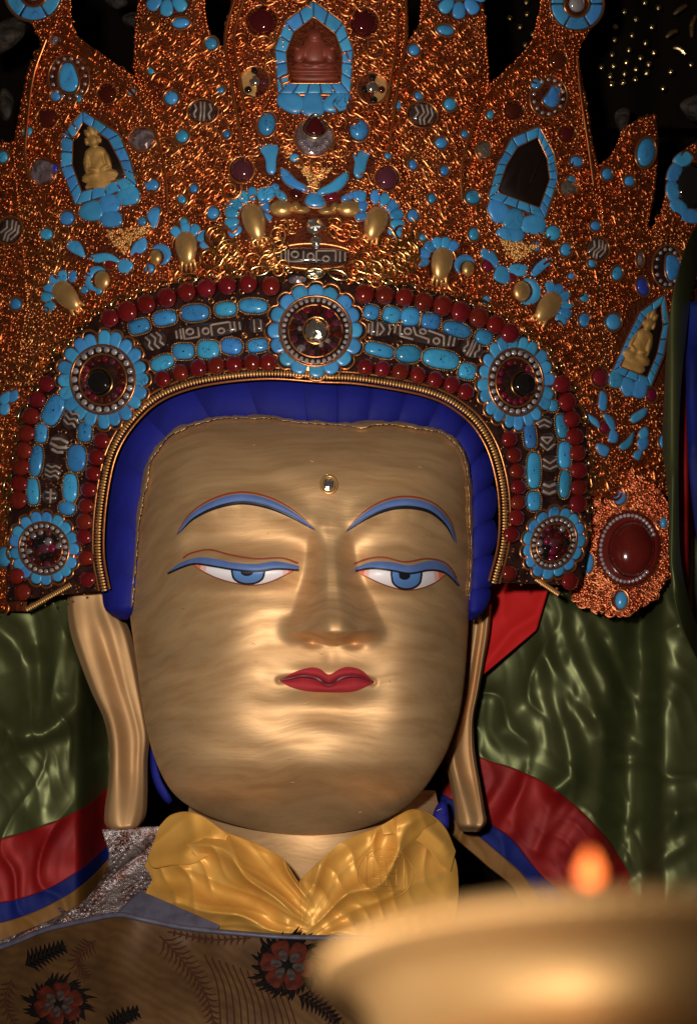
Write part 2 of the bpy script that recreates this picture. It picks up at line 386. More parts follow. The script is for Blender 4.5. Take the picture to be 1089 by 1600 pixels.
def cd(px, py):      # the crown wraps round the head
    return -.20+.27*((px-480)/520)**2
def hd(px, py): return cd(px, py)+.035
def neckD(px, py): return -.085+.16*((px-485)/200)**2+.045*sst(1300, 1440, py)
def scarfD0(px, py): return -.165+.11*((px-475)/230)**2-.030*sst(1270, 1460, py)
def robeD(px, py): return -.262+.17*((px-400)/420)**2-.05*sst(1440, 1640, py)-.010*np.exp(-(pdist(px, py, [(200, 1440), (180, 1520), (195, 1600)])/26)**2)+.008*np.exp(-(pdist(px, py, [(300, 1480), (330, 1560), (370, 1640)])/24)**2)
def silverD(px, py): return .0+.05*((px-230)/200)**2-.10*sst(1300, 1480, py)-.008*np.exp(-(pdist(px, py, [(150, 1390), (240, 1320)])/9)**2)-.010*np.exp(-(pdist(px, py, [(90, 1450), (110, 1420)])/9)**2)

# ================================================================== the gilded statue
st = empty('gilded_statue', at(490, 1640, .05), 'large gilded statue head with painted blue eyes, red lips and long ears', 'statue')
# face: rings from the middle of the face to its outline, then a side that turns back to the head
nr, na = 230, 420
tt = np.sin(np.linspace(0, np.pi/2, nr))*.9995; aa = np.linspace(-np.pi, np.pi, na, endpoint=False)
T_, A_ = np.meshgrid(tt, aa, indexing='ij'); R_ = T_*faceR(A_)
PX, PY = FC[0]+R_*np.cos(A_), FC[1]+R_*np.sin(A_)
V = at(PX, PY, faceD(PX, PY))
side = [at(FC[0]+faceR(aa)*k*np.cos(aa), FC[1]+faceR(aa)*k*np.sin(aa), faceD(FC[0]+faceR(aa)*.9995*np.cos(aa), FC[1]+faceR(aa)*.9995*np.sin(aa))+q) for k, q in ((.995, .02), (.97, .06), (.93, .12), (.86, .2))]
V = np.concatenate([V, np.stack(side)])
mk('face', V, gridf(len(V), na, cv=True), M['gilt'], st)
# scruffy gilt lip along the hairline
hl = resample([(190, 962), (203, 950), (207, 920), (211, 880), (215, 820), (223, 770), (234, 722), (256, 690), (292, 665), (350, 652), (400, 651), (450, 655), (530, 662), (600, 661), (660, 666), (702, 682), (724, 708), (733, 745), (736, 800), (738, 850), (737, 900), (734, 960)], 420)
sm = lambda x, k=7: np.convolve(x, np.ones(k)/k, 'same')
hl3 = np.column_stack([hl[:, 0]+sm(rng.normal(0, 3.2, 420), 13), hl[:, 1]+sm(rng.normal(0, 3.2, 420), 13), 1.0+sm(rng.normal(0, 3, 420), 15)])
def hlD(px, py): return faceD(FC[0]+(px-FC[0])*.985, FC[1]+(py-FC[1])*.985)
tube('hairline_rim', hl3, 1.5+2.4*np.abs(sm(rng.normal(0, 3.0, 420), 17)), 3, M['gilt_edge'], st, hlD, ns=7)

# brows
def curve_off(P, a, b, n=40):
    P = resample(P, n); t = np.gradient(P, axis=0); t /= np.linalg.norm(t, axis=1)[:, None]
    nn = np.stack([t[:, 1], -t[:, 0]], -1)      # upwards for a line that runs left to right
    k = np.sin(np.linspace(0, np.pi, n))**.7
    return P+nn*(a*k)[:, None], P+nn*(b*k)[:, None]
for P, nm in ((BROWL, 'left'), (BROWR, 'right')):
    a, b = curve_off(P, 6, -5); bl = ribbon('eyebrow', a, b, M['brow'], st, faceD, 2.4, 1.2)
    a, b = curve_off(P, -4, -10.5); ribbon('black_line', a, b, M['black'], bl, faceD, 2.0, .6)
    a, b = curve_off(P, 10.5, 7.5); ribbon('red_line', a, b, M['red_line'], bl, faceD, 1.6, .3)
# eyes
def eye(lid_top, lid_bot, up, low, iris, pupil, red, c1, c2):
    e = ribbon('eye', up, low, M['eyewhite'], st, faceD, 1.6, 1.0)
    U0, L0 = resample(up, 90), resample(low, 90)
    for k_, m_, o_ in ((13, 'pink', 2.7), (8, 'orange', 3.1)):
        ribbon('eye_corner', U0[1:k_], L0[1:k_], M[m_], e, faceD, o_, .4, n=14, thick=.6, smooth=False); ribbon('eye_corner', U0[-k_:-1], L0[-k_:-1], M[m_], e, faceD, o_, .4, n=14, thick=.6, smooth=False)
    # iris, cut off by the upper lid
    U = resample(up, 80)
    def cap(cx, cy, rx, ry):
        x = np.linspace(cx-rx, cx+rx, 30); top = np.interp(x, U[:, 0], U[:, 1])-1
        bot = cy+ry*np.sqrt(np.clip(1-((x-cx)/rx)**2, 0, 1))**.8
        return np.column_stack([x, np.minimum(top, bot-.3)]), np.column_stack([x, np.maximum(bot, top+.3)])
    T, B = cap(iris[0], iris[1], iris[2]+3, iris[3]+3); o = ribbon('iris', T, B, M['black'], e, faceD, 3.2, .4, n=30, smooth=False)
    T, B = cap(*iris); ribbon('iris_colour', T, B, M['iris'], o if False else e, faceD, 4.2, .4, n=30, smooth=False)
    T, B = cap(*pupil); ribbon('pupil', T, B, M['black'], e, faceD, 5.0, .4, n=30, smooth=False)
    l = ribbon('upper_eyelid', lid_top, lid_bot, M['brow'], e, faceD, 4.6, 1.2)
    B = resample(lid_bot, 60); tube('lash_line', np.column_stack([B, np.full(60, 5.2)]), 1.5, 5, M['black'], e, faceD, ns=6)
    R = resample(low, 60); tube('lower_lid_line', R, .9, 2.2, M['red_line'], e, faceD)
    R = resample(red, 60); tube('red_line', R, 1.3, 1.6, M['red_line'], e, faceD)
eye([(262, 894), (283, 879), (310, 871), (336, 873), (366, 879), (400, 881), (432, 877), (467, 884)],
    [(262, 896), (285, 886), (305, 881), (335, 885), (365, 890), (400, 893), (432, 889), (467, 891)],
    [(302, 881), (335, 885), (365, 890), (400, 893), (432, 889), (463, 889)],
    [(302, 881), (318, 893), (342, 904), (372, 912), (400, 914), (428, 907), (463, 889)],
    (388, 893, 24, 18), (386, 892, 10, 8),
    [(286, 872), (300, 864), (328, 859), (360, 867), (400, 873), (440, 872), (466, 880)],
    ([(303, 881), (312, 883), (322, 884)], [(303, 882), (312, 889), (321, 894)]),
    ([(437, 889.5), (448, 889), (462, 889)], [(437, 903), (448, 898), (462, 890)]))
eye([(553, 888), (580, 878), (610, 878), (640, 883), (672, 876), (692, 880), (706, 894), (718, 914)],
    [(555, 892), (580, 888), (610, 891), (640, 896), (670, 891), (690, 893), (704, 902), (716, 915)],
    [(558, 893), (590, 889), (610, 891), (640, 896), (670, 891), (695, 897)],
    [(558, 893), (578, 904), (604, 915), (632, 922), (658, 919), (680, 910), (695, 898)],
    (635, 899, 22, 20), (632, 898, 9, 8),
    [(553, 881), (575, 873), (600, 871), (632, 878), (665, 873), (690, 877), (704, 888), (713, 903)],
    ([(559, 893), (568, 892), (580, 890.5)], [(559, 894), (568, 899), (580, 905)]),
    ([(683, 893), (688, 895), (694, 897)], [(683, 908), (688, 905), (694, 898.5)]))
# lips
lp = ribbon('upper_lip', [(437, 1063), (460, 1050), (484, 1043), (500, 1045), (514, 1054), (531, 1045), (546, 1042), (566, 1048), (584, 1066)], MOUTH, M['lip'], st, faceD, 1.6, 1.2, m=9)
ribbon('lower_lip', MOUTH, [(437, 1064), (455, 1074), (480, 1080), (515, 1082), (550, 1081), (570, 1074), (584, 1067)], M['lip'], st, faceD, 1.6, 1.8, m=9)
tube('lip_line', resample(MOUTH, 60), 1.5+1.2*np.sin(np.linspace(0, np.pi, 60)), 2.6, M['lip_dark'], st, faceD)
# jewel between the brows
j = tube('forehead_jewel', [(514+12.5*math.cos(a), 757+13.5*math.sin(a)) for a in np.linspace(0, 2*np.pi, 24, endpoint=False)], 2.2, 3, M['gold'], st, faceD, closed=True)
blob('crystal', (514, 757), (10.5, 11.5, 9), M['crystal'], j, faceD, 3, nu=11, nv=8, smooth=False, jit=.06)
# stray flakes, hairs and pits in the gilding
b = Batch()
for k in range(26):
    x, y = rng.uniform(250, 690), rng.uniform(690, 1285)
    if y > 840 and 240 < x < 730 and y < 930: continue
    a = rng.uniform(-.5, .5); l = rng.uniform(1.5, 5)
    P = np.array([[x-l*math.cos(a), y-l*math.sin(a)], [x, y+rng.normal(0, 1)], [x+l*math.cos(a), y+l*math.sin(a)]])
    Vt, Ft = tubev(P, [.3, .7, .3], .7, 4); b.add(Vt, Ft)
b.out('gilding_flakes', M['gilt_edge'], st, faceD, kind='stuff')
for P in ([(391, 1265), (388, 1272), (390, 1283)], [(606, 1272), (610, 1283), (606, 1292)]):
    pass

# hair: a row of curls between the hairline and the crown
HO = resample([(186, 966), (166, 948), (168, 900), (172, 850), (176, 800), (182, 740), (196, 690), (222, 645), (262, 615), (320, 600), (420, 592), (520, 597), (600, 604), (660, 616), (702, 632), (736, 664), (756, 700), (768, 745), (771, 800), (770, 860), (768, 915), (745, 970)], 600)
HI = resample([(196, 968), (204, 955), (208, 920), (212, 880), (216, 820), (224, 770), (235, 722), (257, 690), (293, 666), (350, 653), (400, 652), (450, 656), (530, 663), (600, 662), (660, 667), (702, 683), (723, 709), (732, 745), (735, 800), (737, 850), (736, 905), (734, 968)], 600)
HI = HI+(HI-FC)*-.012
HO = HO+(HO-A([480, 800]))*np.where(HO[:, 0] > 700, .008, .03)[:, None]*(1-.8*sst(880, 960, HO[:, 1]))[:, None]
cuts = np.r_[np.linspace(0, 300, 8), np.linspace(300, 599, 12)[1:]].astype(int)
for a, bq in zip(cuts[:-1], cuts[1:]):
    n = 16; m = 11; idx = np.linspace(a, bq, n).astype(int)
    u = np.linspace(0, 1, n)[:, None]; v = np.linspace(0, 1, m)[None]
    amp = 1.5 if bq < 330 else (6 if bq < 440 else 10)
    o_, i_ = HO[idx][:, None], HI[idx][:, None]
    dirn = (o_-i_)/np.linalg.norm(o_-i_, axis=2)[..., None]
    P = i_*(1-v[..., None])+o_*v[..., None]+dirn*(amp*(np.sin(np.pi*u)**.6-.6)*v)[..., None]
    H = 25*(np.sin(np.pi*(.07+.86*v))**.4)-((2.2 if bq < 330 else 4.5)*(abs(2*u-1)**3))-5
    if a == 0: H = H-26*(1-sst(0, .35, u))
    if bq == 599: H = H-26*sst(.7, 1, u)
    mk('hair_curl', S(np.concatenate([P, H[..., None]], -1), hd), gridf(n, m), M['hair'], st)
# hair at the nape, seen past the jaw
for P in ([(236, 1165), (246, 1195), (256, 1225), (270, 1250), (262, 1256), (246, 1236), (236, 1205)], [(680, 1262), (696, 1250), (702, 1290), (690, 1300), (676, 1285)]):
    pillow('nape_hair', P, 22, M['hair'], st, lambda x, y: .06+0*x)
# neck
sheet('neck', [(300, 1235), (292, 1300), (290, 1460)], [(680, 1235), (690, 1300), (692, 1460)], neckD, M['gilt'], st, n=30, m=60)

# ears: a strip from brow to lobe, rolled rim outside, groove, inner fold
def ear(L, R, base, rolls, nm):
    n, m = 110, 44
    L = resample(L, n); R = resample(R, n)
    u = np.linspace(0, 1, m)[None]; v = np.linspace(0, 1, n)[:, None]
    P = L[:, None]*(1-u[..., None])+R[:, None]*u[..., None]
    y = base(P[..., 0], P[..., 1])+0*u
    for (c0, c1, s0, s1, amp) in rolls: y = y-amp*(.7+.3*np.sin(7*v+9*c0))*np.exp(-((u-(c0+(c1-c0)*v+.06*np.sin(6*v+4*c0)))/((s0+(s1-s0)*v)*(1+.35*np.sin(5*v+2))))**2)
    y = y-.026*sst(.74, .97, v)*np.sin(np.pi*u)**.6
    y = y+.05*(np.clip(np.abs(2*u-1), .8, 1)-.8)/.2*.55+.055*sst(.965, 1, v)
    y = y+.012*gau(u, v, .55, .30, .14, .12)
    mk('ear', at(P[..., 0], P[..., 1], y), gridf(n, m), M['ear'], st, label=nm)
ear([(112, 905), (106, 940), (110, 985), (124, 1030), (143, 1080), (163, 1125), (171, 1170), (170, 1220), (164, 1265), (166, 1290), (186, 1301)],
    [(172, 905), (186, 950), (203, 985), (214, 1030), (222, 1075), (229, 1115), (234, 1150), (231, 1190), (231, 1240), (228, 1275), (214, 1300)],
    lambda x, y: -.01+.02*sst(900, 1000, y), [(.28, .22, .34, .30, .024), (.76, .66, .13, .13, .010)], 'left ear with long stretched lobe')
ear([(737, 945), (734, 990), (730, 1030), (724, 1080), (714, 1125), (700, 1160), (696, 1185), (703, 1225), (709, 1260), (712, 1285), (720, 1299)],
    [(768, 945), (764, 990), (757, 1030), (748, 1080), (740, 1120), (740, 1155), (744, 1190), (751, 1230), (757, 1265), (760, 1285), (748, 1300)],
    lambda x, y: .03+0*x, [(.25, .36, .24, .30, .018), (.86, .88, .14, .11, .014)], 'right ear partly hidden by the cheek')

# ================================================================== the jewelled crown
cr = empty('jewelled_crown', at(490, 640, -.05), 'tall filigree gold crown set with turquoise, coral and striped agate on statue head', 'crown')
EX = []          # places taken by stones: filigree keeps clear of them
def ell(cx, cy, rx, ry, rot=0, n=28, a0=0, a1=360):
    closed = a1-a0 >= 360
    t = np.radians(np.linspace(a0, a1, n, endpoint=not closed)); r = math.radians(rot)
    x, y = rx*np.cos(t), ry*np.sin(t)
    return np.column_stack([cx+x*math.cos(r)-y*math.sin(r), cy+x*math.sin(r)+y*math.cos(r)])

def granules(P, r, h, d, parent, mat_, gap=2.0):
    """a fine beaded wire along a closed line"""
    L = np.hypot(*np.diff(np.vstack([P, P[:1]]), axis=0).T).sum(); n = max(8, int(L/(gap*r)))
    Q = resample(P, n, True); b = Batch(); b.many(ICO, ICOF, np.column_stack([Q, np.full(n, h)]), np.full(n, r), np.zeros(n))
    return b.out('bezel', mat_, parent, d)

def ico(sub):
    import bmesh
    bm = bmesh.new(); bmesh.ops.create_icosphere(bm, subdivisions=sub, radius=1)
    v = A([x.co[:] for x in bm.verts]); f = A([[q.index for q in x.verts] for x in bm.faces]); bm.free(); return v, f
ICO, ICOF = ico(1)
ICO2, ICO2F = ico(2)

def gem(c, r, m='turq', rot=0, sq=2.0, lift=4, h=None, name=None, bez='rim', ex=True, parent=None, br=2.2, bg=1.0):
    rx, ry = r; h = h or min(rx, ry)*.75
    nm = name or {'turq': 'turquoise_stone', 'turq_plain': 'turquoise_stone', 'garnet': 'garnet', 'coral': 'coral_bead', 'ruby': 'ruby', 'lapis': 'lapis_stone', 'crystal': 'crystal', 'smoky': 'crystal', 'amethyst': 'amethyst', 'onyx': 'black_stone', 'gold': 'gold_boss'}[m]
    fc = m in ('crystal', 'smoky')
    o = blob(nm, c, (rx, ry, h), M[m], parent or cr, cd, lift, rot, sq=sq, **(dict(nu=11, nv=7, smooth=False, jit=.07) if fc else {}))
    if bez:
        P = ell(c[0], c[1], rx+br*.9, ry+br*.9, rot, 26)
        if sq > 2.3:
            t = np.linspace(0, 2*np.pi, 30, endpoint=False); e = 2/sq; a = math.radians(rot)
            x = np.sign(np.cos(t))*abs(np.cos(t))**e*(rx+br*.6); y = np.sign(np.sin(t))*abs(np.sin(t))**e*(ry+br*.6)
            P = np.column_stack([c[0]+x*math.cos(a)-y*math.sin(a), c[1]+x*math.sin(a)+y*math.cos(a)])
        if bez == 'beaded': granules(P, 1.7, lift+1, cd, o if parent is None else parent, M['wire'])
        else: tube('bezel', P, br, lift+1, M[bez], o if parent is None else parent, cd, closed=True)
    if ex: EX.append((c[0], c[1], max(rx, ry)+br))
    return o

def stone(P, m='turq_plain', h=6, lift=3, name='turquoise_stone', n=22, parent=None, rimw=0, smoothp=True):
    P = A(P, float); c = P.mean(0); P = c+(P-c)*1.12
    o = pillow(name, P, h, M[m], parent or cr, cd, lift, n, smoothp=smoothp); EX.append((c[0], c[1], np.hypot(*(P-c).T).max()*.8))
    if rimw and parent is None: tube('bezel', resample(c+(P-c)*1.04, 30, True, smoothp), rimw, lift, M['rim'], o, cd, closed=True)
    return o
def petal_poly(c, ang, ln, wd):
    a = math.radians(ang); ux, uy = math.cos(a), math.sin(a)
    pts = [(-.5, 0), (-.35, .32), (0, .46), (.35, .42), (.5, 0), (.35, -.42), (0, -.46), (-.35, -.32)]
    return [(c[0]+p*ln*ux-q*wd*uy, c[1]+p*ln*uy+q*wd*ux) for p, q in pts]

# ---- leaves: plates given by their left and right edge against height
def edge(*pts): p = A(pts, float); return lambda y: np.interp(y, p[:, 0], p[:, 1])
LEAF = [  # name, y0, y1, left, right, lift
 ('leaf_panel', -30, 470, edge((-30, 366), (60, 352), (130, 364), (200, 370), (300, 338), (470, 300)), edge((-30, 634), (62, 634), (130, 622), (200, 616), (300, 650), (470, 690)), 7),
 ('leaf_panel', -30, 480, edge((-30, 226), (0, 216), (40, 211), (110, 208), (160, 226), (300, 256), (480, 260)), edge((-30, 316), (40, 325), (62, 335), (90, 360), (480, 420)), 0),
 ('leaf_panel', -30, 500, edge((-30, 660), (40, 654), (62, 638), (100, 610), (500, 560)), edge((-30, 752), (60, 761), (130, 765), (200, 750), (300, 740), (500, 760)), 0),
 ('leaf_panel', -30, 600, edge((-30, 28), (25, 42), (58, 62), (66, 66), (110, 43), (180, 30), (240, 18), (350, 30), (470, 40), (600, 20)), edge((-30, 112), (30, 112), (55, 120), (85, 160), (118, 206), (160, 238), (230, 254), (300, 258), (480, 270), (520, 260), (600, 110)), 5),
 ('leaf_panel', -30, 570, edge((-30, 848), (20, 842), (65, 830), (100, 800), (130, 766), (200, 744), (300, 734), (520, 740), (570, 760)), edge((-30, 945), (20, 938), (75, 905), (110, 906), (150, 915), (230, 927), (262, 936), (400, 950), (570, 960)), 5),
 ('side_panel', 222, 955, edge((222, -30), (955, -30)), edge((222, 22), (300, 46), (500, 120), (600, 90), (700, 60), (955, 42)), -6),
 ('side_panel', 180, 775, edge((180, 1008), (200, 974), (242, 955), (258, 935), (320, 905), (520, 850), (600, 880), (700, 905), (775, 905)), edge((180, 1024), (225, 1029), (300, 1023), (352, 1012), (400, 1056), (450, 1056), (620, 1046), (775, 1044)), -4),
 ('side_panel', 226, 470, edge((226, 1082), (242, 1056), (270, 1046), (335, 1031), (360, 1016), (470, 1030)), edge((226, 1120), (470, 1120)), 2),
]
plates = []
for k, (nm, y0, y1, Lf, Rf, lift) in enumerate(LEAF):
    n, m = 60, 26; yy = np.linspace(y0, y1, n); u = np.linspace(0, 1, m)
    X = Lf(yy)[:, None]*(1-u)+Rf(yy)[:, None]*u; Y = yy[:, None]+0*X
    H = lift-7*np.abs(2*u-1)**6+0*X
    V = np.stack([X, Y, H], -1); Bk = V.copy(); Bk[..., 2] -= 14
    F = gridf(n, m); q = n*m
    e = np.concatenate([np.arange(m), np.arange(1, n)*m+m-1, (n-1)*m+np.arange(m-2, -1, -1), np.arange(n-2, 0, -1)*m]); e2 = np.roll(e, -1)
    plates.append(mk(nm, S(np.vstack([V.reshape(-1, 3), Bk.reshape(-1, 3)]), cd), np.vstack([F, F[:, ::-1]+q, np.stack([e, e+q, e2+q, e2], -1)]), M['copper_base'], cr))

# raised border lines of the leaves
for P, kk in (([(366, 0), (352, 60), (362, 130), (374, 200), (380, 240)], 0), ([(380, 0), (366, 60), (376, 130), (386, 190)], 0), ([(634, 0), (634, 62), (622, 130), (614, 190), (606, 240)], 0), ([(620, 0), (620, 60), (610, 130), (602, 180)], 0),
          ([(72, 62), (52, 120), (42, 200), (40, 250), (52, 300), (72, 340)], 3), ([(84, 52), (125, 72), (170, 110), (215, 155), (244, 210), (258, 270), (262, 330)], 3), ([(90, 66), (130, 88), (172, 124)], 3),
          ([(832, 75), (800, 108), (762, 150), (738, 200), (722, 260), (722, 310)], 4), ([(902, 90), (908, 150), (920, 230), (928, 290)], 4)):
    tube('border_wire', resample(P, 50), 2.8, 12, M['copper'], cr, cd)

# ---- shrines: a frame of turquoise inlay round a small carved figure
def relief(name, cx, cy, ang, sc, m, parent, parts, lift=3, hmax=26):
    """a carved figure as one continuous surface: smooth union of ellipsoids in its own upright frame"""
    n, mm = 64, 44
    U, Vv = np.meshgrid(np.linspace(-1, 1, mm), np.linspace(-1, 1, n))
    x0, y0 = U*34, Vv*58; h = np.zeros_like(U)
    for (ex, ey, rx, ry, rz, rt) in parts:
        a = math.radians(rt); dx, dy = x0-ex, y0-ey
        p = (dx*math.cos(a)+dy*math.sin(a))/rx; q = (-dx*math.sin(a)+dy*math.cos(a))/ry
        hh = rz*np.sqrt(np.clip(1-p*p-q*q, 0, 1)); h = np.log(np.exp(h*.9)+np.exp(hh*.9)-1)/.9
    a = math.radians(ang); sx, sy = sc
    X = cx+(x0*sx)*math.cos(a)-(y0*sy)*math.sin(a); Y = cy+(x0*sx)*math.sin(a)+(y0*sy)*math.cos(a)
    keep = (h > .25)
    F = gridf(n, mm); kk = keep.ravel(); F = F[kk[F].any(1)]
    V = np.stack([X, Y, lift+np.minimum(h, hmax)], -1).reshape(-1, 3)
    used = np.unique(F); mp = np.full(len(V), -1); mp[used] = np.arange(len(used))
    return mk(name, S(V[used], cd), mp[F], m, parent)
SEATED = [(0, 44, 27, 10, 8, 0), (0, 32, 30, 8, 12, 0), (-12, 27, 17, 6.5, 15, -8), (12, 27, 17, 6.5, 15, 8), (0, 4, 13, 22, 15, 0), (0, -8, 17, 9, 13, 0), (-17, 6, 5, 15, 12, 12), (17, 6, 5, 15, 12, -12),
          (-9, 18, 11, 4.5, 17, 14), (9, 18, 11, 4.5, 17, -14), (0, -28, 9.5, 11, 17, 0), (0, -44, 5.5, 9, 13, 0), (-7, -40, 4, 7, 11, -18), (7, -40, 4, 7, 11, 18), (-11, -27, 2.5, 6, 9, 0), (11, -27, 2.5, 6, 9, 0), (0, -27, 2, 3, 19, 0), (-3.6, -30, 2.2, 1, 17.5, 0), (3.6, -30, 2.2, 1, 17.5, 0)]
THRONE = [(0, 46, 31, 9, 9, 0), (0, 34, 33, 6, 12, 0), (0, 24, 27, 9, 10, 0), (0, -4, 16, 26, 9, 0), (-19, 2, 8, 16, 8, 15), (19, 2, 8, 16, 8, -15), (0, -30, 10, 12, 11, 0), (-10, 22, 12, 5, 13, 10), (10, 22, 12, 5, 13, -10), (-24, -8, 4, 4, 8, 0), (24, -8, 4, 4, 8, 0)]
def shrine(outer, inner, nseg, base_k, fig, figm, ang, sc, fc, lab=None):
    """outer/inner: matching corner lists, clockwise from the apex"""
    O, I = A(outer, float), A(inner, float)
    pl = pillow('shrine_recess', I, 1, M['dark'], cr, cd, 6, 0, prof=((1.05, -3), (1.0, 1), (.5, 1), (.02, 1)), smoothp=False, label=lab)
    c = O.mean(0); EX.append((c[0], c[1], 48)); EX.append((c[0], c[1]-35, 34)); EX.append((c[0], c[1]+35, 44))
    for p in resample(O, 26, True, False): EX.append((p[0], p[1], 7))
    for k in range(len(O)):
        k2 = (k+1) % len(O); ns = nseg[k]
        for s in range(ns):
            t0, t1 = (s+.03)/ns, (s+.97)/ns
            q = [O[k]+(O[k2]-O[k])*t0, O[k]+(O[k2]-O[k])*t1, I[k]+(I[k2]-I[k])*t1, I[k]+(I[k2]-I[k])*t0]
            q = resample(q, 20, True, False)
            pillow('inlay_stone', q, 9, M['turq_plain'], pl, cd, 4, 0, prof=((1, -3), (1, .7), (.96, .93), (.8, 1), (.02, 1)))
    tube('frame_wire', resample(c+(O-c)*1.03, 60, True, False), 2.2, 7, M['rim'], pl, cd, closed=True)
    tube('frame_wire', resample(c+(I-c)*1.0, 60, True, False), 1.7, 11, M['rim'], pl, cd, closed=True)
    if fig: relief('carved_figure', fc[0], fc[1], ang, sc, M[figm], pl, fig, 6)
    return pl
shrine([(130, 174), (186, 210), (203, 250), (214, 290), (119, 320), (96, 262), (97, 212)], [(130, 190), (170, 218), (188, 252), (197, 277), (128, 300), (113, 258), (114, 218)], [3, 2, 2, 4, 3, 2, 2], 0, SEATED, 'ivory', -11, (.95, .98), (151, 246), 'turquoise framed niche with yellow seated figure')
shrine([(490, 2), (536, 36), (551, 78), (547, 146), (435, 146), (430, 78), (446, 34)], [(490, 26), (524, 52), (535, 82), (533, 130), (451, 130), (447, 82), (459, 50)], [2, 2, 3, 5, 3, 2, 2], 0, THRONE, 'redstone', 0, (1.18, .86), (492, 82), 'turquoise framed niche with red carved figure')
shrine([(842, 198), (865, 240), (871, 280), (851, 341), (763, 309), (778, 256), (800, 216)], [(840, 214), (855, 246), (859, 280), (843, 325), (777, 300), (791, 258), (808, 230)], [3, 3, 4, 4, 3, 2, 2], 0, [(0, 10, 14, 30, 3, 0), (16, -10, 3, 30, 6, 8)], 'dark', 14, (.85, .95), (823, 268), 'turquoise framed niche, dark and empty')
shrine([(1037, 461), (1044, 505), (1036, 555), (1016, 604), (957, 580), (980, 528), (1000, 488)], [(1033, 474), (1036, 508), (1027, 552), (1011, 590), (968, 573), (988, 532), (1007, 497)], [1, 2, 3, 3, 4, 4, 2], 0, SEATED, 'ivory', 22, (.80, .98), (1003, 531), 'turquoise framed niche with tan seated figure at right edge')
# lotus lobes under the shrines
for c, ang, ln, wd in (((143, 330), -12, 36, 30), ((171, 318), 80, 30, 32), ((200, 306), -20, 34, 30), ((174, 341), 90, 26, 34),
                       ((454, 160), 20, 42, 30), ((489, 163), 90, 38, 36), ((526, 160), -20, 44, 30),
                       ((778, 329), 55, 36, 30), ((803, 343), 100, 32, 32), ((832, 351), 0, 38, 30), ((797, 366), 10, 40, 22),
                       ((962, 592), 80, 26, 22), ((981, 604), 60, 28, 24), ((999, 607), 110, 28, 24)):
    stone(petal_poly(c, ang, ln, wd), h=9, lift=5, rimw=1.5)

# ---- loose stones of the leaves
T_ = 'turq'
for c, r, m, rot in (((268, 153), (11, 11), T_, 0), ((285, 213), (10, 10), T_, 0), ((330, 68), (10, 10), T_, 0), ((333, 333), (10, 10), T_, 0), ((237, 289), (12, 10), T_, 0), ((105, 341), (12, 11), T_, -30), ((73, 366), (10, 9), T_, 0),
                     ((5, 245), (8, 9), T_, 0), ((25, 475), (9, 9), T_, 0), ((689, 223), (10, 9), T_, 0), ((703, 163), (10, 10), T_, 0), ((645, 337), (9, 10), T_, 0), ((647, 78), (9, 9), T_, 0), ((739, 308), (12, 11), T_, 0), ((740, 366), (8, 10), T_, 0), ((864, 364), (12, 12), T_, 0),
                     ((884, 390), (9, 10), T_, 0), ((1009, 238), (14, 23), T_, 10), ((948, 272), (8, 9), T_, 0), ((983, 283), (8, 8), T_, 0), ((964, 427), (8, 11), T_, 15), ((1004, 448), (9, 14), 'lapis', -15), ((913, 500), (9, 11), T_, 0), ((958, 503), (12, 13), 'turq_plain', 0),
                     ((417, 194), (14, 19), T_, 8), ((561, 203), (15, 17), T_, 0), ((283, 36), (14, 8), T_, -5), ((696, 47), (14, 8), T_, 8), ((1036, 690), (6, 11), T_, 0), ((8, 870), (12, 16), 'turq_plain', 0),
                     ((409, 33), (24, 24), 'garnet', 0), ((569, 35), (22, 23), 'garnet', 0), ((167, 146), (14, 15), 'garnet', 0), ((74, 184), (15, 15), 'garnet', 0), ((378, 265), (18, 19), 'amethyst', 0), ((605, 278), (18, 19), 'amethyst', 0), ((803, 172), (15, 14), 'garnet', 0), ((886, 209), (13, 13), 'garnet', 0),
                     ((873, 93), (12, 14), 'garnet', 0), ((88, 62), (9, 9), 'smoky', 0), ((938, 590), (13, 14), 'ruby', 0), ((1018, 617), (8, 10), 'ruby', 0), ((945, 668), (8, 9), 'ruby', 0), ((463, 303), (11, 10), 'garnet', 0), ((519, 307), (12, 9), 'ruby', 0),
                     ((213, 397), (7, 7), 'coral', 0), ((172, 413), (8, 6), 'coral', 0), ((762, 415), (9, 9), 'ruby', 0), ((800, 432), (7, 8), 'ruby', 0), ((492, 353), (16, 14), 'crystal', 0), ((494, 378), (10, 10), 'crystal', 0), ((222, 217), (20, 17), 'smoky', 0), ((67, 268), (19, 20), 'smoky', 0), ((757, 235), (12, 14), 'crystal', 0),
                     ((888, 293), (14, 14), 'crystal', 0), ((84, 263), (7, 8), 'lapis', 0), ((1000, 405), (5, 12), 'pearl' if False else 'smoky', 0), ((893, 281), (8, 6), T_, 40)):
    gem(c, r, m, rot)
for k in range(46):      # small turquoise chips between the larger stones
    for tr in range(60):
        x, y = rng.uniform(10, 1030), rng.uniform(110, 470); r = rng.uniform(5, 8.5)
        on = any(a0 < y < a1 and L2(y)+14 < x < R2(y)-14 for (_, a0, a1, L2, R2, _l) in LEAF[:5])
        if on and all(math.hypot(x-a, y-b_) > r_+r+5 for a, b_, r_ in EX) and math.hypot((x-480)/470, (y-900)/500) > 1.02: gem((x, y), (r, r*rng.uniform(.8, 1.3)), 'turq', rng.uniform(0, 180)); break
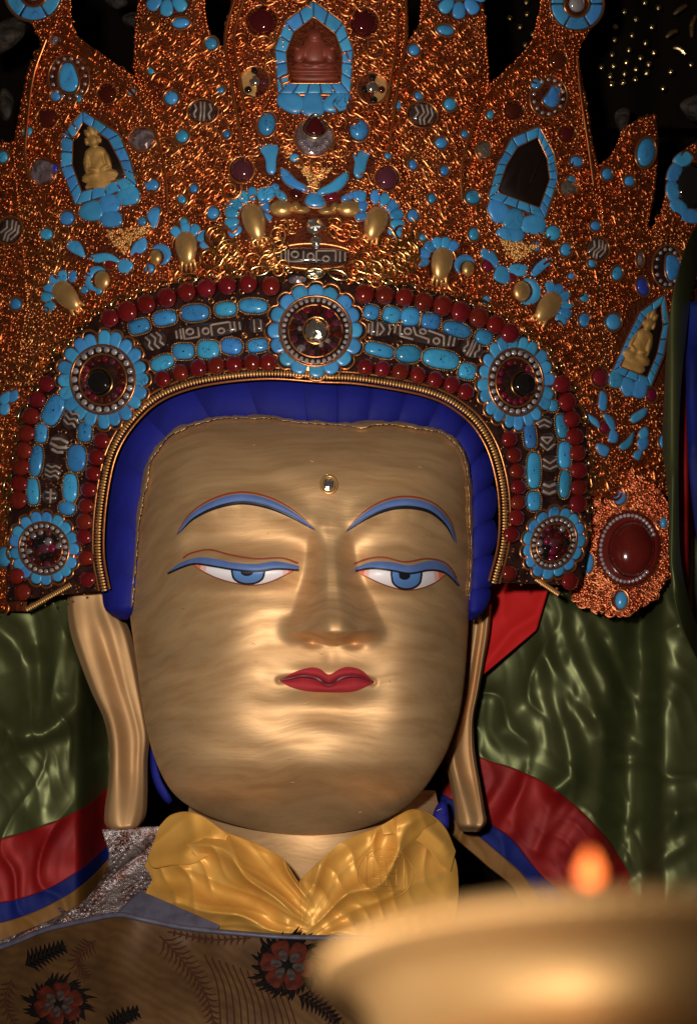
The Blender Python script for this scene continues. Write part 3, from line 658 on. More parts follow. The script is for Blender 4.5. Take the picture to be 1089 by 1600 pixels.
# drops of turquoise
for P in ([(405, 230), (433, 229), (431, 250), (430, 268), (424, 272), (417, 266), (415, 248)], [(553, 240), (577, 236), (573, 252), (568, 272), (560, 278), (553, 270), (555, 254)], [(231, 335), (240, 327), (249, 330), (247, 345), (240, 360), (236, 350)],
          [(104, 380), (122, 378), (130, 390), (132, 402), (122, 398), (111, 392)], [(939, 612), (947, 620), (945, 640), (936, 636), (936, 622)], [(918, 648), (932, 656), (936, 668), (924, 660)], [(987, 650), (1008, 638), (1006, 650), (990, 660)],
          [(933, 694), (950, 700), (946, 712), (936, 708)], [(955, 672), (964, 678), (962, 690), (951, 688)], [(943, 648), (957, 655), (960, 672), (952, 668)], [(968, 696), (980, 686), (988, 676), (985, 694), (974, 702)],
          [(996, 690), (1008, 682), (1012, 694), (1002, 704)], [(998, 676), (1008, 668), (1012, 680), (1002, 686)], [(992, 706), (1002, 704), (998, 718), (990, 714)], [(830, 428), (838, 414), (852, 404), (862, 408), (850, 420), (838, 430)],
          [(0, 622), (14, 612), (16, 624), (6, 632)], [(14, 618), (26, 610), (28, 622), (18, 628)], [(2, 634), (14, 632), (12, 646), (2, 646)]):
    stone(P, rimw=1.2)
# pear-shaped turquoises in rings of seed pearls
def pearl_ring(c, rx, ry, n, r, parent, rot=0, a0=0, a1=360, lift=6, d=None):
    for p in ell(c[0], c[1], rx, ry, rot, n, a0, a1): blob('pearl', p, (r, r, r*1.05), M['pearl'], parent, d or cd, lift, nu=9, nv=6)
def ringed(c, P, rx, ry, n, rot=0):
    o = pillow('pear_turquoise', P, 8, M['turq'], cr, cd, 6, 26); P = A(P, float); cc = P.mean(0)
    tube('bezel', resample(cc+(P-cc)*1.12, 34, True), 1.7, 6, M['rim'], o, cd, closed=True)
    tube('bezel', ell(c[0], c[1], rx+6, ry+6, rot, 40), 2, 5, M['rim'], o, cd, closed=True)
    pillow('ring_ground', ell(c[0], c[1], rx+6, ry+6, rot, 30), 1, M['band'], o, cd, 4, 0)
    pearl_ring(c, rx, ry, n, 3.0, o, rot); EX.append((c[0], c[1], max(rx, ry)+8))
ringed((108, 122), [(105, 98), (114, 101), (120, 115), (123, 130), (117, 142), (105, 143), (95, 136), (93, 120), (97, 103)], 26, 31, 15, -8)
ringed((857, 151), [(864, 133), (872, 146), (872, 160), (864, 168), (853, 164), (848, 156), (856, 146)], 23, 27, 14, 10)
ringed((1043, 417), [(1043, 398), (1056, 402), (1062, 414), (1056, 434), (1046, 438), (1040, 424), (1040, 408)], 18, 28, 14, 0)
# clustered settings
for c, stones in (((398, 128), [((398, 127), 9, 'crystal'), ((388, 140), 6, 'onyx'), ((405, 147), 6, 'garnet'), ((412, 128), 6, 'amethyst'), ((398, 110), 6, 'onyx')]), ((582, 138), [((582, 136), 11, 'crystal'), ((570, 139), 6, 'onyx'), ((584, 156), 6, 'onyx'), ((596, 140), 6, 'garnet'), ((582, 120), 6, 'onyx')])):
    o = tube('cluster_setting', ell(c[0], c[1], 24, 25, 0, 40), 2.4, 7, M['rim'], cr, cd, closed=True)
    pillow('setting_ground', ell(c[0], c[1], 24, 25, 0, 30), 1, M['gold'], o, cd, 5, 0)
    for (p, r, m) in stones: blob('set_stone', p, (r, r, r*.8), M[m], o, cd, 8)
    EX.append((c[0], c[1], 27))
o = tube('moon_setting', ell(491, 214, 31, 31, 0, 44), 2.4, 7, M['rim'], cr, cd, closed=True); EX.append((491, 214, 34))
pillow('moon_crystal', ell(491, 214, 29, 29, 0, 30), 5, M['smoky'], o, cd, 5, 0)
for k in range(7):
    a = math.radians(20+k*23); blob('set_stone', (491+21*math.cos(a), 214+20*math.sin(a)), (6, 6, 6), M['smoky'], o, cd, 9, nu=10, nv=6)
pillow('trefoil_garnet', [(492, 181), (502, 190), (507, 203), (497, 211), (487, 211), (477, 203), (482, 190)], 8, M['garnet'], o, cd, 12)
tube('bezel', resample([(492, 178), (504, 188), (510, 203), (498, 214), (486, 214), (474, 203), (480, 188)], 30, True), 2, 13, M['chain'], o, cd, closed=True)
EXF = [(440, 318, 18), (545, 318, 18), (491, 330, 30)]
EX += EXF

# ---- striped agate (dzi) beads, with their pale lines laid on
def dziH(rx, ry, h, lift, sq):
    def f(u, v):   # height of the bead's skin at a point in its own frame
        q = np.clip(1-(np.abs(u/rx)**sq+np.abs(v/ry)**sq), 0, 1); return lift+h*q**(1/sq)
    return f
def dzi(c, rx, ry, rot, lines, h=None, lift=5, sq=2.4, lw=1.5, bez='rim'):
    h = h or ry*.85; a = math.radians(rot)
    o = blob('agate_bead', c, (rx, ry, h), M['dzi'], cr, cd, lift, rot, nu=26, nv=12, sq=sq)
    f = dziH(rx, ry, h, lift, sq)
    lw *= 1.25
    for L in lines:
        L = A(L, float); L = resample(L, max(12, len(L)*7), smooth=False); u, v = L[:, 0]*rx, L[:, 1]*ry
        P = np.column_stack([c[0]+u*math.cos(a)-v*math.sin(a), c[1]+u*math.sin(a)+v*math.cos(a), f(u, v)-lw*.35])
        Vt, Ft = tubev(P, lw, 0, 6); mk('pale_line', S(Vt, cd), Ft, M['dzi_line'], o)
    if bez: tube('bezel', ell(c[0], c[1], rx+2.5, ry+2.5, rot, 34), 2.2, lift, M[bez], o, cd, closed=True)
    EX.append((c[0], c[1], max(rx, ry)*.9)); return o
def circ(x, y, rx, ry): t = np.linspace(0, 2*np.pi, 13); return np.column_stack([x+rx*np.cos(t), y+ry*np.sin(t)])
WAVES = [[(-.6, -.65), (-.45, -.2), (-.62, .25), (-.5, .62)], [(-.18, -.9), (-.12, 0), (-.18, .9)], [(.1, -.9), (.12, 0), (.1, .9)], [(.45, -.75), (.62, -.2), (.42, .2), (.55, .7)]]
WAV2 = [[(-.6, -.6), (-.3, -.1), (-.55, .5)], [(-.2, -.85), (.1, -.2), (-.15, .3), (0, .9)], [(.15, -.9), (.4, -.2), (.15, .35), (.3, .85)], [(.5, -.75), (.72, -.1), (.5, .6)]]
LONG = [[(-.9, -.5), (-.9, .5)], [(-.78, -.62), (-.78, .62)], circ(-.52, -.15, .10, .34), circ(-.08, .05, .09, .36), [(-.7, -.68), (-.7, .66), (-.28, .6), (-.28, -.55)], [(.08, .72), (.08, -.6), (.62, -.66), (.62, .55)], circ(.35, .28, .09, .3), [(.74, -.62), (.74, .6)], [(.88, -.5), (.88, .5)]]
LONG2 = [[(-.92, -.45), (-.92, .45)], [(-.8, -.66), (-.74, .6), (-.35, .66)], circ(-.55, -.1, .1, .34), [(-.42, -.7), (-.3, .1), (.1, .3), (.1, .75)], circ(-.12, -.42, .09, .26), [(.02, -.66), (.5, -.4), (.56, .7)], circ(.32, .3, .09, .32), [(.68, -.6), (.68, .6)], [(.82, -.5), (.82, .5)]]
ZIG = [[(-.62, -.8), (-.4, -.2), (-.62, .2), (-.42, .8)], [(-.15, -.9), (.1, -.25), (-.15, .25), (.1, .9)], [(.3, -.85), (.55, -.2), (.3, .25), (.55, .75)]]
TRI = [[(-.75, -.55), (-.75, .55)], [(-.5, -.75), (-.5, .75)], [(-.1, -.8), (-.1, .8)], [(.05, -.7), (.4, 0), (.05, .7)], [(.72, -.6), (.85, 0), (.72, .6)]]
dzi((317, 174), 22, 17, 3, WAVES); dzi((660, 179), 22, 18, 10, WAV2); dzi((15, 360), 18, 20, 30, WAV2); dzi((933, 389), 17, 17, 25, WAV2)
dzi((490, 400), 56, 14, 1, LONG, sq=3.2, lw=1.4)
tube('agate_frame', ell(490, 400, 66, 20, 1, 60), 3.4, 6, M['rim'], cr, cd, closed=True)
for x in (455, 475, 495, 515, 535): EX.append((x, 400, 16))

# ---- monster masks: gold muzzles, paws and turquoise combs
def paw(c, ang, ln, wd, petals, cent, rad, plen=17, pw=12):
    plen *= 1.25; pw *= 1.3
    """a gold paw with toes and a comb of turquoise petals behind it"""
    a = math.radians(ang); u = A([math.cos(a), math.sin(a)]); v = A([-u[1], u[0]]); c = A(c, float)
    t = np.linspace(0, 2*np.pi, 20, endpoint=False); ph = np.linspace(.05, np.pi-.05, 12)
    T, P = np.meshgrid(t, ph, indexing='ij'); k = (1-np.cos(P))/2          # 0 at heel, 1 at toes
    wid = wd*(1-.30*k)*np.sin(P)**.8
    Q = c+u*((k-.5)*ln)[..., None]*1+v*(wid*np.cos(T))[..., None]
    o = mk('gold_paw', S(np.concatenate([Q, (8+wd*.85*np.sin(P)**.8*np.sin(T))[..., None]], -1), cd), gridf(20, 12, cu=True), M['gold'], cr)
    for s in (-.75, -.27, .22, .7):
        b0 = c+u*ln*.30+v*s*wd*.62; b1 = b0+u*ln*.30+v*s*3; b2 = b1+u*4
        P3 = np.array([[*b0, 12], [*((b0+b1)/2), 12], [*b1, 8], [*b2, 3]]); Vt, Ft = tubev(P3, [2.8, 2.8, 2.2, .8], 0, 7); mk('claw', S(Vt, cd), Ft, M['gold'], o)
    tube('paw_rim', [(c+(-u*math.cos(q)*ln*.56+v*math.sin(q)*wd*1.15)) for q in np.linspace(-1.5, 1.5, 16)], 2.4, 7, M['rim'], o, cd)
    EX.append((*c, max(ln*.5, wd)))
    for q in petals:
        b = math.radians(q); p = (cent[0]+rad*math.cos(b), cent[1]+rad*math.sin(b))
        stone(petal_poly(p, q, plen, pw), 'turq', h=6, lift=5, rimw=1.0)
paw((398, 348), 75, 62, 21, [-75, -98, -121, -144, -167, -190, -212], (400, 341), 38)
paw((586, 350), 108, 56, 21, [-85, -62, -39, -16, 7, 28], (583, 346), 38)
paw((292, 388), 85, 54, 20, [-125, -95, -68, -38, -12], (293, 388), 30, 15, 11)
paw((105, 463), 50, 54, 20, [150, 178, -155, -128, -102, -76], (106, 463), 32, 14, 11)
paw((690, 413), 98, 54, 20, [-52, -78, -104, -130, -156, -182], (690, 408), 29, 14, 11)
paw((856, 480), 125, 54, 20, [-85, -58, -30, -4, 22, 45], (856, 478), 29, 15, 11)
# cheeks of the masks (gold bosses) with crescent turquoises
def crescent(c, r, a0, a1, w):
    t = np.radians(np.linspace(a0, a1, 9)); tap = np.sin(np.linspace(.25, np.pi-.1, 9))
    o = [(c[0]+(r+w*k)*math.cos(a), c[1]+(r+w*k)*math.sin(a)) for a, k in zip(t, tap)]
    i = [(c[0]+r*math.cos(a), c[1]+r*math.sin(a)) for a in t[::-1]]
    P = np.vstack([resample(o, 18), resample(i, 18)]); n = 18
    T, B = P[:18], P[18:][::-1]
    ribbon('turquoise_crescent', T, B, M['turq_plain'], cr, cd, 9, 3, n=18, m=7, thick=9)
for c, r, a0, a1, w in (((244, 402), 13, -110, 60, 12), ((160, 438), 16, 110, 290, 12), ((731, 420), 13, 150, 320, 11), ((815, 455), 17, -80, 95, 13)):
    gem(c, (r-3, r), 'gold', 0, bez=None, h=12); crescent(c, r, a0, a1, w)
for P in ([(205, 398), (212, 380), (226, 372), (229, 386), (222, 394)], [(140, 402), (162, 396), (178, 400), (186, 410), (170, 407), (154, 410)], [(186, 410), (197, 404), (208, 414), (198, 427), (187, 422)],
          [(752, 400), (756, 388), (770, 394), (779, 412), (774, 418), (764, 408)], [(772, 432), (780, 416), (794, 424), (795, 442), (780, 440)], [(793, 418), (808, 413), (824, 418), (818, 430), (802, 428)]):
    stone(P, rimw=1.2)
for c, r in (((440, 326), (20, 14)), ((546, 326), (20, 14)), ((470, 328), (16, 7)), ((512, 330), (16, 7)), ((462, 322), (8, 8)), ((524, 324), (8, 8))): gem(c, r, 'gold', 0, bez=None, h=13)
for P in ([(441, 265), (452, 270), (464, 282), (480, 292), (482, 300), (470, 297), (452, 290), (443, 280)], [(541, 270), (530, 276), (516, 287), (500, 296), (499, 304), (512, 302), (530, 296), (540, 284)], [(478, 316), (484, 304), (492, 302), (502, 308), (507, 320), (490, 323)],
          [(410, 296), (426, 294), (428, 306), (416, 314)], [(430, 296), (444, 302), (447, 312), (434, 308)], [(405, 316), (418, 314), (420, 330), (410, 326)], [(414, 332), (424, 338), (422, 346), (416, 340)],
          [(535, 308), (550, 300), (554, 308), (538, 314)], [(553, 300), (570, 300), (569, 314), (556, 312)], [(562, 316), (574, 318), (570, 330), (562, 328)], [(556, 336), (570, 332), (574, 340), (560, 345)]):
    stone(P, 'turq', h=7, lift=6, rimw=1.2)
b = Batch()      # grained gold foreheads of the masks
for tri, n in (([(463, 258), (520, 262), (498, 288), (491, 302), (483, 286)], 240), ([(165, 360), (238, 352), (226, 368), (205, 378), (196, 400), (178, 384)], 260), ([(780, 372), (842, 384), (820, 400), (806, 408), (790, 396)], 200)):
    P = A(tri, float); q = rng.uniform(P.min(0), P.max(0), (4000, 2)); q = q[pip(q[:, 0], q[:, 1], P)][:n]
    b.many(ICO, ICOF, np.column_stack([q, 9+rng.uniform(0, 4, len(q))]), rng.uniform(1.6, 2.8, len(q)), np.zeros(len(q)))
b.out('grained_gold', M['gold'], cr, cd, kind='stuff')
# turquoise flowers and roundels cut by the top of the picture
for c, n, r0, rl, pw in (((262, -18), 9, 30, 28, 22), ((718, -14), 9, 30, 28, 22)):
    o = blob('flower_roundel', c, (18, 18, 9), M['rim'], cr, cd, 6)
    for k in range(n):
        q = 360*k/n+12; p = (c[0]+r0*math.cos(math.radians(q)), c[1]+r0*math.sin(math.radians(q))); pillow('petal', petal_poly(p, q, rl, pw), 8, M['turq_plain'], o, cd, 5)
    EX.append((*c, 46))
for c, r in (((53, -12), 43), ((901, 6), 40)):
    o = blob('inlaid_roundel', c, (13, 14, 14), M['pearl'], cr, cd, 8)
    tube('bezel', ell(*c, r*.48, r*.52, 0, 30), 2.6, 9, M['rim'], o, cd, closed=True); tube('bezel', ell(*c, r+2, r+2, 0, 44), 2.6, 5, M['rim'], o, cd, closed=True)
    for k in range(6):
        a = np.radians(np.linspace(60*k+2, 60*k+58, 8))
        P = np.vstack([np.column_stack([c[0]+r*np.cos(a), c[1]+r*np.sin(a)]), np.column_stack([c[0]+r*.55*np.cos(a[::-1]), c[1]+r*.55*np.sin(a[::-1])])])
        pillow('inlay_stone', resample(P, 26, True, False), 7, M['turq_plain'], o, cd, 5, 0, prof=((1, -3), (1, .7), (.96, .93), (.8, 1), (.02, 1)))
    EX.append((*c, r+3))
gem((1083, 290), (26, 36), 'onyx', 0, bez='rim'); 
for q in (100, 135, 170, 205, 240): stone(petal_poly((1085+34*math.cos(math.radians(q)), 290+48*math.sin(math.radians(q))), q, 20, 30), rimw=1.2)

# ================================================================== diadem
INN = resample([(163, 922), (154, 870), (155, 810), (163, 750), (175, 705), (198, 665), (235, 627), (280, 604), (340, 590), (420, 583), (500, 588), (560, 591), (640, 604), (690, 619), (727, 642), (752, 668), (772, 705), (785, 755), (789, 805), (786, 855), (772, 910)], 400)
OUT = resample([(10, 940), (12, 860), (14, 780), (22, 715), (38, 650), (64, 590), (105, 530), (152, 488), (225, 456), (310, 434), (400, 426), (490, 424), (590, 440), (665, 452), (730, 470), (790, 498), (850, 545), (893, 605), (916, 680), (922, 760), (920, 840), (905, 915)], 400)
DPOLY = np.vstack([OUT, [(880, 935), (786, 905)], INN[::-1], [(163, 922), (60, 950)]])
INSIDE = np.vstack([OUT, [(905, 1400), (20, 1400)]])
u = np.linspace(0, 1, 16)[None, :, None]; P = INN[:, None]*(1-u)+OUT[:, None]*u
H = 13-6*np.abs(2*u[..., 0]-1)**4+0*P[..., 0]
mk('diadem_band', S(np.concatenate([P, H[..., None]], -1), cd), gridf(400, 16), M['band'], cr)
DL = 14
def bead_row(pts, r):
    for p in pts: 
        k = rng.uniform(.94, 1.05); blob('coral_bead', p, (r*k, r*k*rng.uniform(.97, 1.05), r*k), M['coral'], cr, cd, DL+r*.6, nu=18, nv=11)
bead_row([(172, 497), (199, 486), (229, 475), (261, 465), (292, 456), (323, 450), (355, 446), (388, 443), (423, 447), (570, 459), (601, 461), (632, 464), (662, 471), (692, 478), (720, 487), (748, 496), (775, 507), (797, 520)], 16)
bead_row([(73, 600), (59, 624), (49, 650), (42, 677), (38, 704), (34, 730), (31, 756), (29, 781), (26, 900), (36, 925), (878, 600), (886, 628), (893, 655), (898, 682), (902, 708), (904, 735), (904, 762), (903, 787), (890, 908)], 14.2)
bead_row([(254, 592), (282, 582), (310, 575), (338, 571), (366, 569), (394, 566), (419, 566), (571, 573), (598, 576), (626, 580), (653, 586), (680, 593), (706, 601), (728, 612)], 14.2)
bead_row([(159, 688), (151, 714), (146, 740), (139, 765), (135, 790), (132, 815), (131, 839), (137, 905), (134, 872), (796, 686), (803, 711), (808, 736), (810, 761), (810, 785), (807, 809), (799, 835), (796, 895)], 13.4)
for x, y, rx, ry, rot in ((218, 510, 16, 11, -12), (258, 497, 18, 11, -14), (305, 489, 21, 12, -4), (353, 483, 17, 11, -3), (396, 478, 21, 11, 0), (254, 567, 18, 11, -18), (287, 549, 17, 12, -4), (326, 546, 16, 13, 0), (362, 541, 17, 12, 8), (403, 540, 15, 10, 0),
                          (580, 488, 12, 11, 15), (612, 492, 14, 12, 15), (641, 495, 15, 14, 0), (673, 502, 14, 12, 10), (714, 515, 22, 11, 14), (756, 527, 13, 11, 22), (593, 547, 22, 10, 6), (638, 553, 20, 13, 4), (689, 561, 27, 14, 7), (730, 580, 13, 12, 10),
                          (84, 641, 14, 23, 28), (65, 677, 9, 14, 8), (57, 720, 10, 22, 5), (52, 768, 9, 20, 6), (133, 675, 11, 14, 5), (120, 716, 14, 20, 0), (110, 762, 11, 20, -3), (105, 794, 13, 10, 8),
                          (828, 682, 9, 18, 0), (834, 735, 10, 26, 0), (834, 783, 10, 14, 0), (877, 666, 8, 17, -3), (882, 711, 10, 20, -2), (882, 756, 8, 21, 4), (864, 634, 8, 9, 0)):
    gem((x, y), (rx*rng.uniform(1.02, 1.12), ry*rng.uniform(1.05, 1.15)), 'turq', rot+rng.normal(0, 4), sq=rng.uniform(2.3, 3.3), lift=DL+2, h=9, bez='beaded', ex=False)
for c, rx, ry, rot, ln, lw in (((243, 533), 20, 15, -22, ZIG, 1.5), ((326, 516), 56, 13, -8, LONG, 1.5), ((402, 509), 15, 13, -4, [[(-.3, -.8), (-.3, .8)], [(.4, -.7), (.4, .7)]], 1.2), ((592, 514), 21, 14, 4, TRI, 1.6), ((666, 525), 54, 14, 12, LONG2, 1.6), ((737, 545), 18, 15, 25, WAVES, 1.6),
                               ((113, 655), 14, 18, 25, [[(x, y) for y, x in l] for l in ZIG], 1.5), ((93, 694), 16, 17, 15, [[(-.85, -.3), (0, -.5), (.85, -.3)], [(-.9, .1), (0, .3), (.9, .1)], [(-.6, .6), (0, .75), (.6, .6)]], 2.4), ((83, 737), 14, 16, 8, [[(x, y) for y, x in l] for l in ZIG], 1.4), ((79, 775), 13, 14, 5, [[(-.6, -.4), (.6, -.3)], [(-.5, .3), (.6, .2)], [(0, -.8), (.05, .8)]], 1.6),
                               ((850, 660), 14, 12, 0, [[(-.8, .1), (0, -.4), (.8, .1)], [(-.6, .6), (0, .3), (.6, .6)]], 1.5), ((855, 690), 14, 16, 0, [[(-.7, -.4), (0, .2), (.6, -.4), (-.7, -.4)], [(-.8, .2), (0, .85), (.8, .2)]], 1.5), ((859, 724), 14, 15, 0, [[(-.8, -.5), (0, 0), (.8, -.5)], [(-.8, .2), (0, .6), (.8, .2)]], 1.5), ((858, 763), 14, 14, 0, [[(-.7, -.5), (0, -.2), (.7, -.5)], [(-.7, .3), (0, .6), (.7, .3)]], 2.4)):
    dzi(c, rx, ry, rot, ln, lift=DL, sq=2.6 if rx > 40 else 2.3, bez=None, lw=lw)
for x, y in ((212, 535), (283, 518), (382, 524), (318, 573), (280, 487), (230, 490), (330, 470), (365, 468), (552, 500), (625, 505), (660, 485), (650, 573), (702, 583), (722, 563), (575, 530), (624, 536), (100, 675), (115, 690), (125, 740), (845, 705), (845, 765), (868, 690), (95, 750), (70, 745), (822, 760), (612, 510), (378, 455), (775, 540)):
    o = tube('gold_ring', ell(x, y, 4, 4, 0, 12), 1.3, DL+4, M['wire'], cr, cd, closed=True, ns=5)
b = Batch(); q = rng.uniform((0, 420), (940, 950), (9000, 2)); q = q[pip(q[:, 0], q[:, 1], DPOLY)][:1500]
b.many(ICO, ICOF, np.column_stack([q, np.full(len(q), DL-1.)]), rng.uniform(1.0, 2.3, len(q)), np.zeros(len(q)))
b.out('gold_grains', M['rim'], cr, cd, kind='stuff')
# rosettes
def rosette(c, rx, ry, rot, npet, pr, npe, inner, stonem, sc, sr, lab):
    cx, cy = c
    o = pillow('rosette', ell(cx, cy, rx*.93, ry*.93, rot, 40), 8, M['rim'], cr, cd, DL, 0, prof=((1, -8), (1, .7), (.9, 1), (.5, 1), (.02, 1)), label=lab)
    a = math.radians(rot)
    def pt(f, t): x, y = rx*f*math.cos(t), ry*f*math.sin(t); return (cx+x*math.cos(a)-y*math.sin(a), cy+x*math.sin(a)+y*math.cos(a))
    st_ = 2*np.pi/npet; sc_ = []
    for k in range(npet):
        t0 = k*st_+rng.normal(0, .02); w_ = st_*.505
        f_ = rng.uniform(.97, 1.02)
        P = [pt(pr+.07, t0-w_*.97), pt(.80, t0-w_), pt(.93*f_, t0-w_*.86), pt(f_, t0-w_*.35), pt(f_, t0+w_*.35), pt(.93*f_, t0+w_*.86), pt(.80, t0+w_), pt(pr+.07, t0+w_*.97)]
        pillow('petal', P, 9, M['turq_plain'], o, cd, DL+3, 22, prof=((1, -3), (1, .55), (.95, .85), (.78, 1), (.4, 1), (.02, 1)))
        for q in (-.98, -.6, 0, .6): sc_.append(pt({-.98: .95, -.6: 1.04, 0: 1.065, .6: 1.04}[q], t0+w_*q))
    tube('scalloped_rim', resample(sc_, npet*8, True), 2.4, DL+3, M['rim'], o, cd, closed=True)
    pillow('pearl_ground', [pt(pr+.085, t) for t in np.linspace(0, 2*np.pi, 40, endpoint=False)], 11, M['band'], o, cd, DL, 0)
    for f in (pr+.09, pr-.10): tube('ring_wire', [pt(f, t) for t in np.linspace(0, 2*np.pi, 60, endpoint=False)], 1.9, DL+12, M['rim'], o, cd, closed=True)
    r = .40*2*np.pi*pr*(rx+ry)/2/npe
    for k in range(npe): blob('pearl', pt(pr, 2*np.pi*k/npe), (r, r, r), M['pearl'], o, cd, DL+13, nu=10, nv=7)
    for (f, n, ms, q) in inner:
        for k in range(n):
            t = 2*np.pi*(k+.3)/n; blob('set_stone', pt(f, t), (q*rng.uniform(.8, 1.1), q*rng.uniform(.8, 1.1), q), M[ms[rng.integers(len(ms))]], o, cd, DL+12, nu=9, nv=6)
    if stonem:
        blob('centre_stone', sc, (sr, sr*1.05, sr*.8), M[stonem], o, cd, DL+13, **(dict(nu=14, nv=10, smooth=False, jit=.06) if stonem == 'crystal' else dict(nu=22, nv=12)))
        tube('ring_wire', ell(sc[0], sc[1], sr+2.5, sr+3, 0, 40), 2, DL+14, M['wire'], o, cd, closed=True)
    EX.append((cx, cy, max(rx, ry)))
MIX = ['garnet', 'amethyst', 'onyx', 'ruby', 'garnet', 'smoky']
rosette((161, 593), 71, 76, 0, 20, .62, 22, [(.42, 16, ['garnet', 'amethyst', 'ruby'], 6.5)], 'onyx', (154, 597), 19, 'turquoise rosette with large black stone at upper left')
rosette((493, 517), 75, 73, 0, 16, .66, 34, [(.47, 12, MIX, 8), (.33, 12, MIX, 5)], 'crystal', (494, 516), 18, 'turquoise rosette with clear crystal at the top of the diadem')
rosette((806, 597), 60, 74, -4, 20, .62, 24, [(.42, 16, ['garnet', 'amethyst', 'ruby'], 6)], 'onyx', (820, 600), 18, 'turquoise rosette with black stone at upper right')
rosette((69, 857), 54, 58, -20, 17, .62, 24, [(.44, 12, MIX, 6), (.22, 7, MIX, 8), (0, 1, ['amethyst'], 10)], None, 0, 0, 'turquoise rosette with purple stones at lower left')
rosette((865, 848), 47, 58, 25, 15, .64, 26, [(.44, 12, MIX, 6), (.22, 7, MIX, 8), (0, 1, ['amethyst'], 10)], None, 0, 0, 'turquoise rosette with purple stones at lower right')
# ribbed edge against the hair
b = Batch(); q = resample(INN, 236); nrm = np.gradient(q, axis=0); nrm /= np.linalg.norm(nrm, axis=1)[:, None]; nrm = np.stack([nrm[:, 1], -nrm[:, 0]], -1)
for k in range(236):
    rib = ICO*A([5.6, 2.35, 3.2]); a = math.atan2(nrm[k, 1], nrm[k, 0])
    b.many(rib, ICOF, A([[*q[k], 17.]]), [1.], A([a]))
b.out('ribbed_edge', M['gold'], cr, cd, kind='stuff')
for f in (-8.5, 8.5): tube('edge_wire', resample(INN, 236)+nrm*f, 2.2, 14, M['rim'], cr, cd)
b = Batch(); q = resample([(110, 914), (42, 952)], 24, smooth=False); b.many(ICO*A([2.2, 5, 3]), ICOF, np.column_stack([q, np.full(24, 14.)]), np.ones(24), np.full(24, -.5))
b.out('ribbed_edge', M['gold'], cr, cd, kind='stuff')
b = Batch(); q = resample([(838, 905), (872, 928)], 15, smooth=False); b.many(ICO*A([2.2, 5, 3]), ICOF, np.column_stack([q, np.full(15, 14.)]), np.ones(15), np.full(15, .5))
b.out('ribbed_edge', M['gold'], cr, cd, kind='stuff')
# chain along the diadem's upper edge
q = resample(OUT[30:380]+0, 74)
tn = np.gradient(q, axis=0)
for k in range(74):
    a = math.degrees(math.atan2(tn[k, 1], tn[k, 0]))+rng.normal(0, 10); p = q[k]+rng.normal(0, 2.5, 2)
    big = k % 6 == 3
    if big: tube('chain_link', ell(*p, 15, 7, a, 24), 2.6, 15, M['chain'], cr, cd, closed=True)
    elif k % 2: tube('chain_link', ell(*p, 7, 4, a, 14), 1.6, 15, M['chain'], cr, cd, closed=True, ns=5)
    else: blob('chain_bead', p, (3.4, 3.4, 3.4), M['chain'], cr, cd, 16, nu=9, nv=6)
gem((492, 427), (13, 6), 'crystal', 0, bez='chain', lift=14, ex=False); gem((465, 437), (15, 8), 'smoky', 5, bez=None, lift=13, ex=False)

# ---- filigree: scrolls, rings and grains on every leaf
def spiral(turn, r0, n, tr, ns=5):
    t = np.linspace(0, 1, n); a = turn*2*np.pi*t; r = r0*(1-.82*t)
    P = np.column_stack([r*np.cos(a)-r0*.2, r*np.sin(a)]); V, F = tubev(P, tr*(1-.35*t), 0, ns); return V.reshape(-1, 3), F
SPB1 = spiral(1.5, 1, 22, .20, 6); SPB2 = spiral(-1.5, 1, 22, .20, 6); SP1 = spiral(1.35, 1, 15, .17); SP2 = spiral(-1.1, 1, 13, .2); 
t = np.linspace(-1, 1, 13); SC = tubev(np.column_stack([t, .42*np.sin(t*np.pi)]), .15*(1.1-.5*t**2), 0, 5); SC = (SC[0].reshape(-1, 3), SC[1])
RG = tubev(ell(0, 0, 1, 1, 0, 10), .26, 0, 5, True); RG = (RG[0].reshape(-1, 3), RG[1])
LF = ICO*A([1, .42, .4])
EXa = A(EX)
def free(q, pad):
    ok = ~pip(q[:, 0], q[:, 1], INSIDE)
    for x, y, r in EXa: ok &= np.hypot(q[:, 0]-x, q[:, 1]-y) > r+pad
    return ok
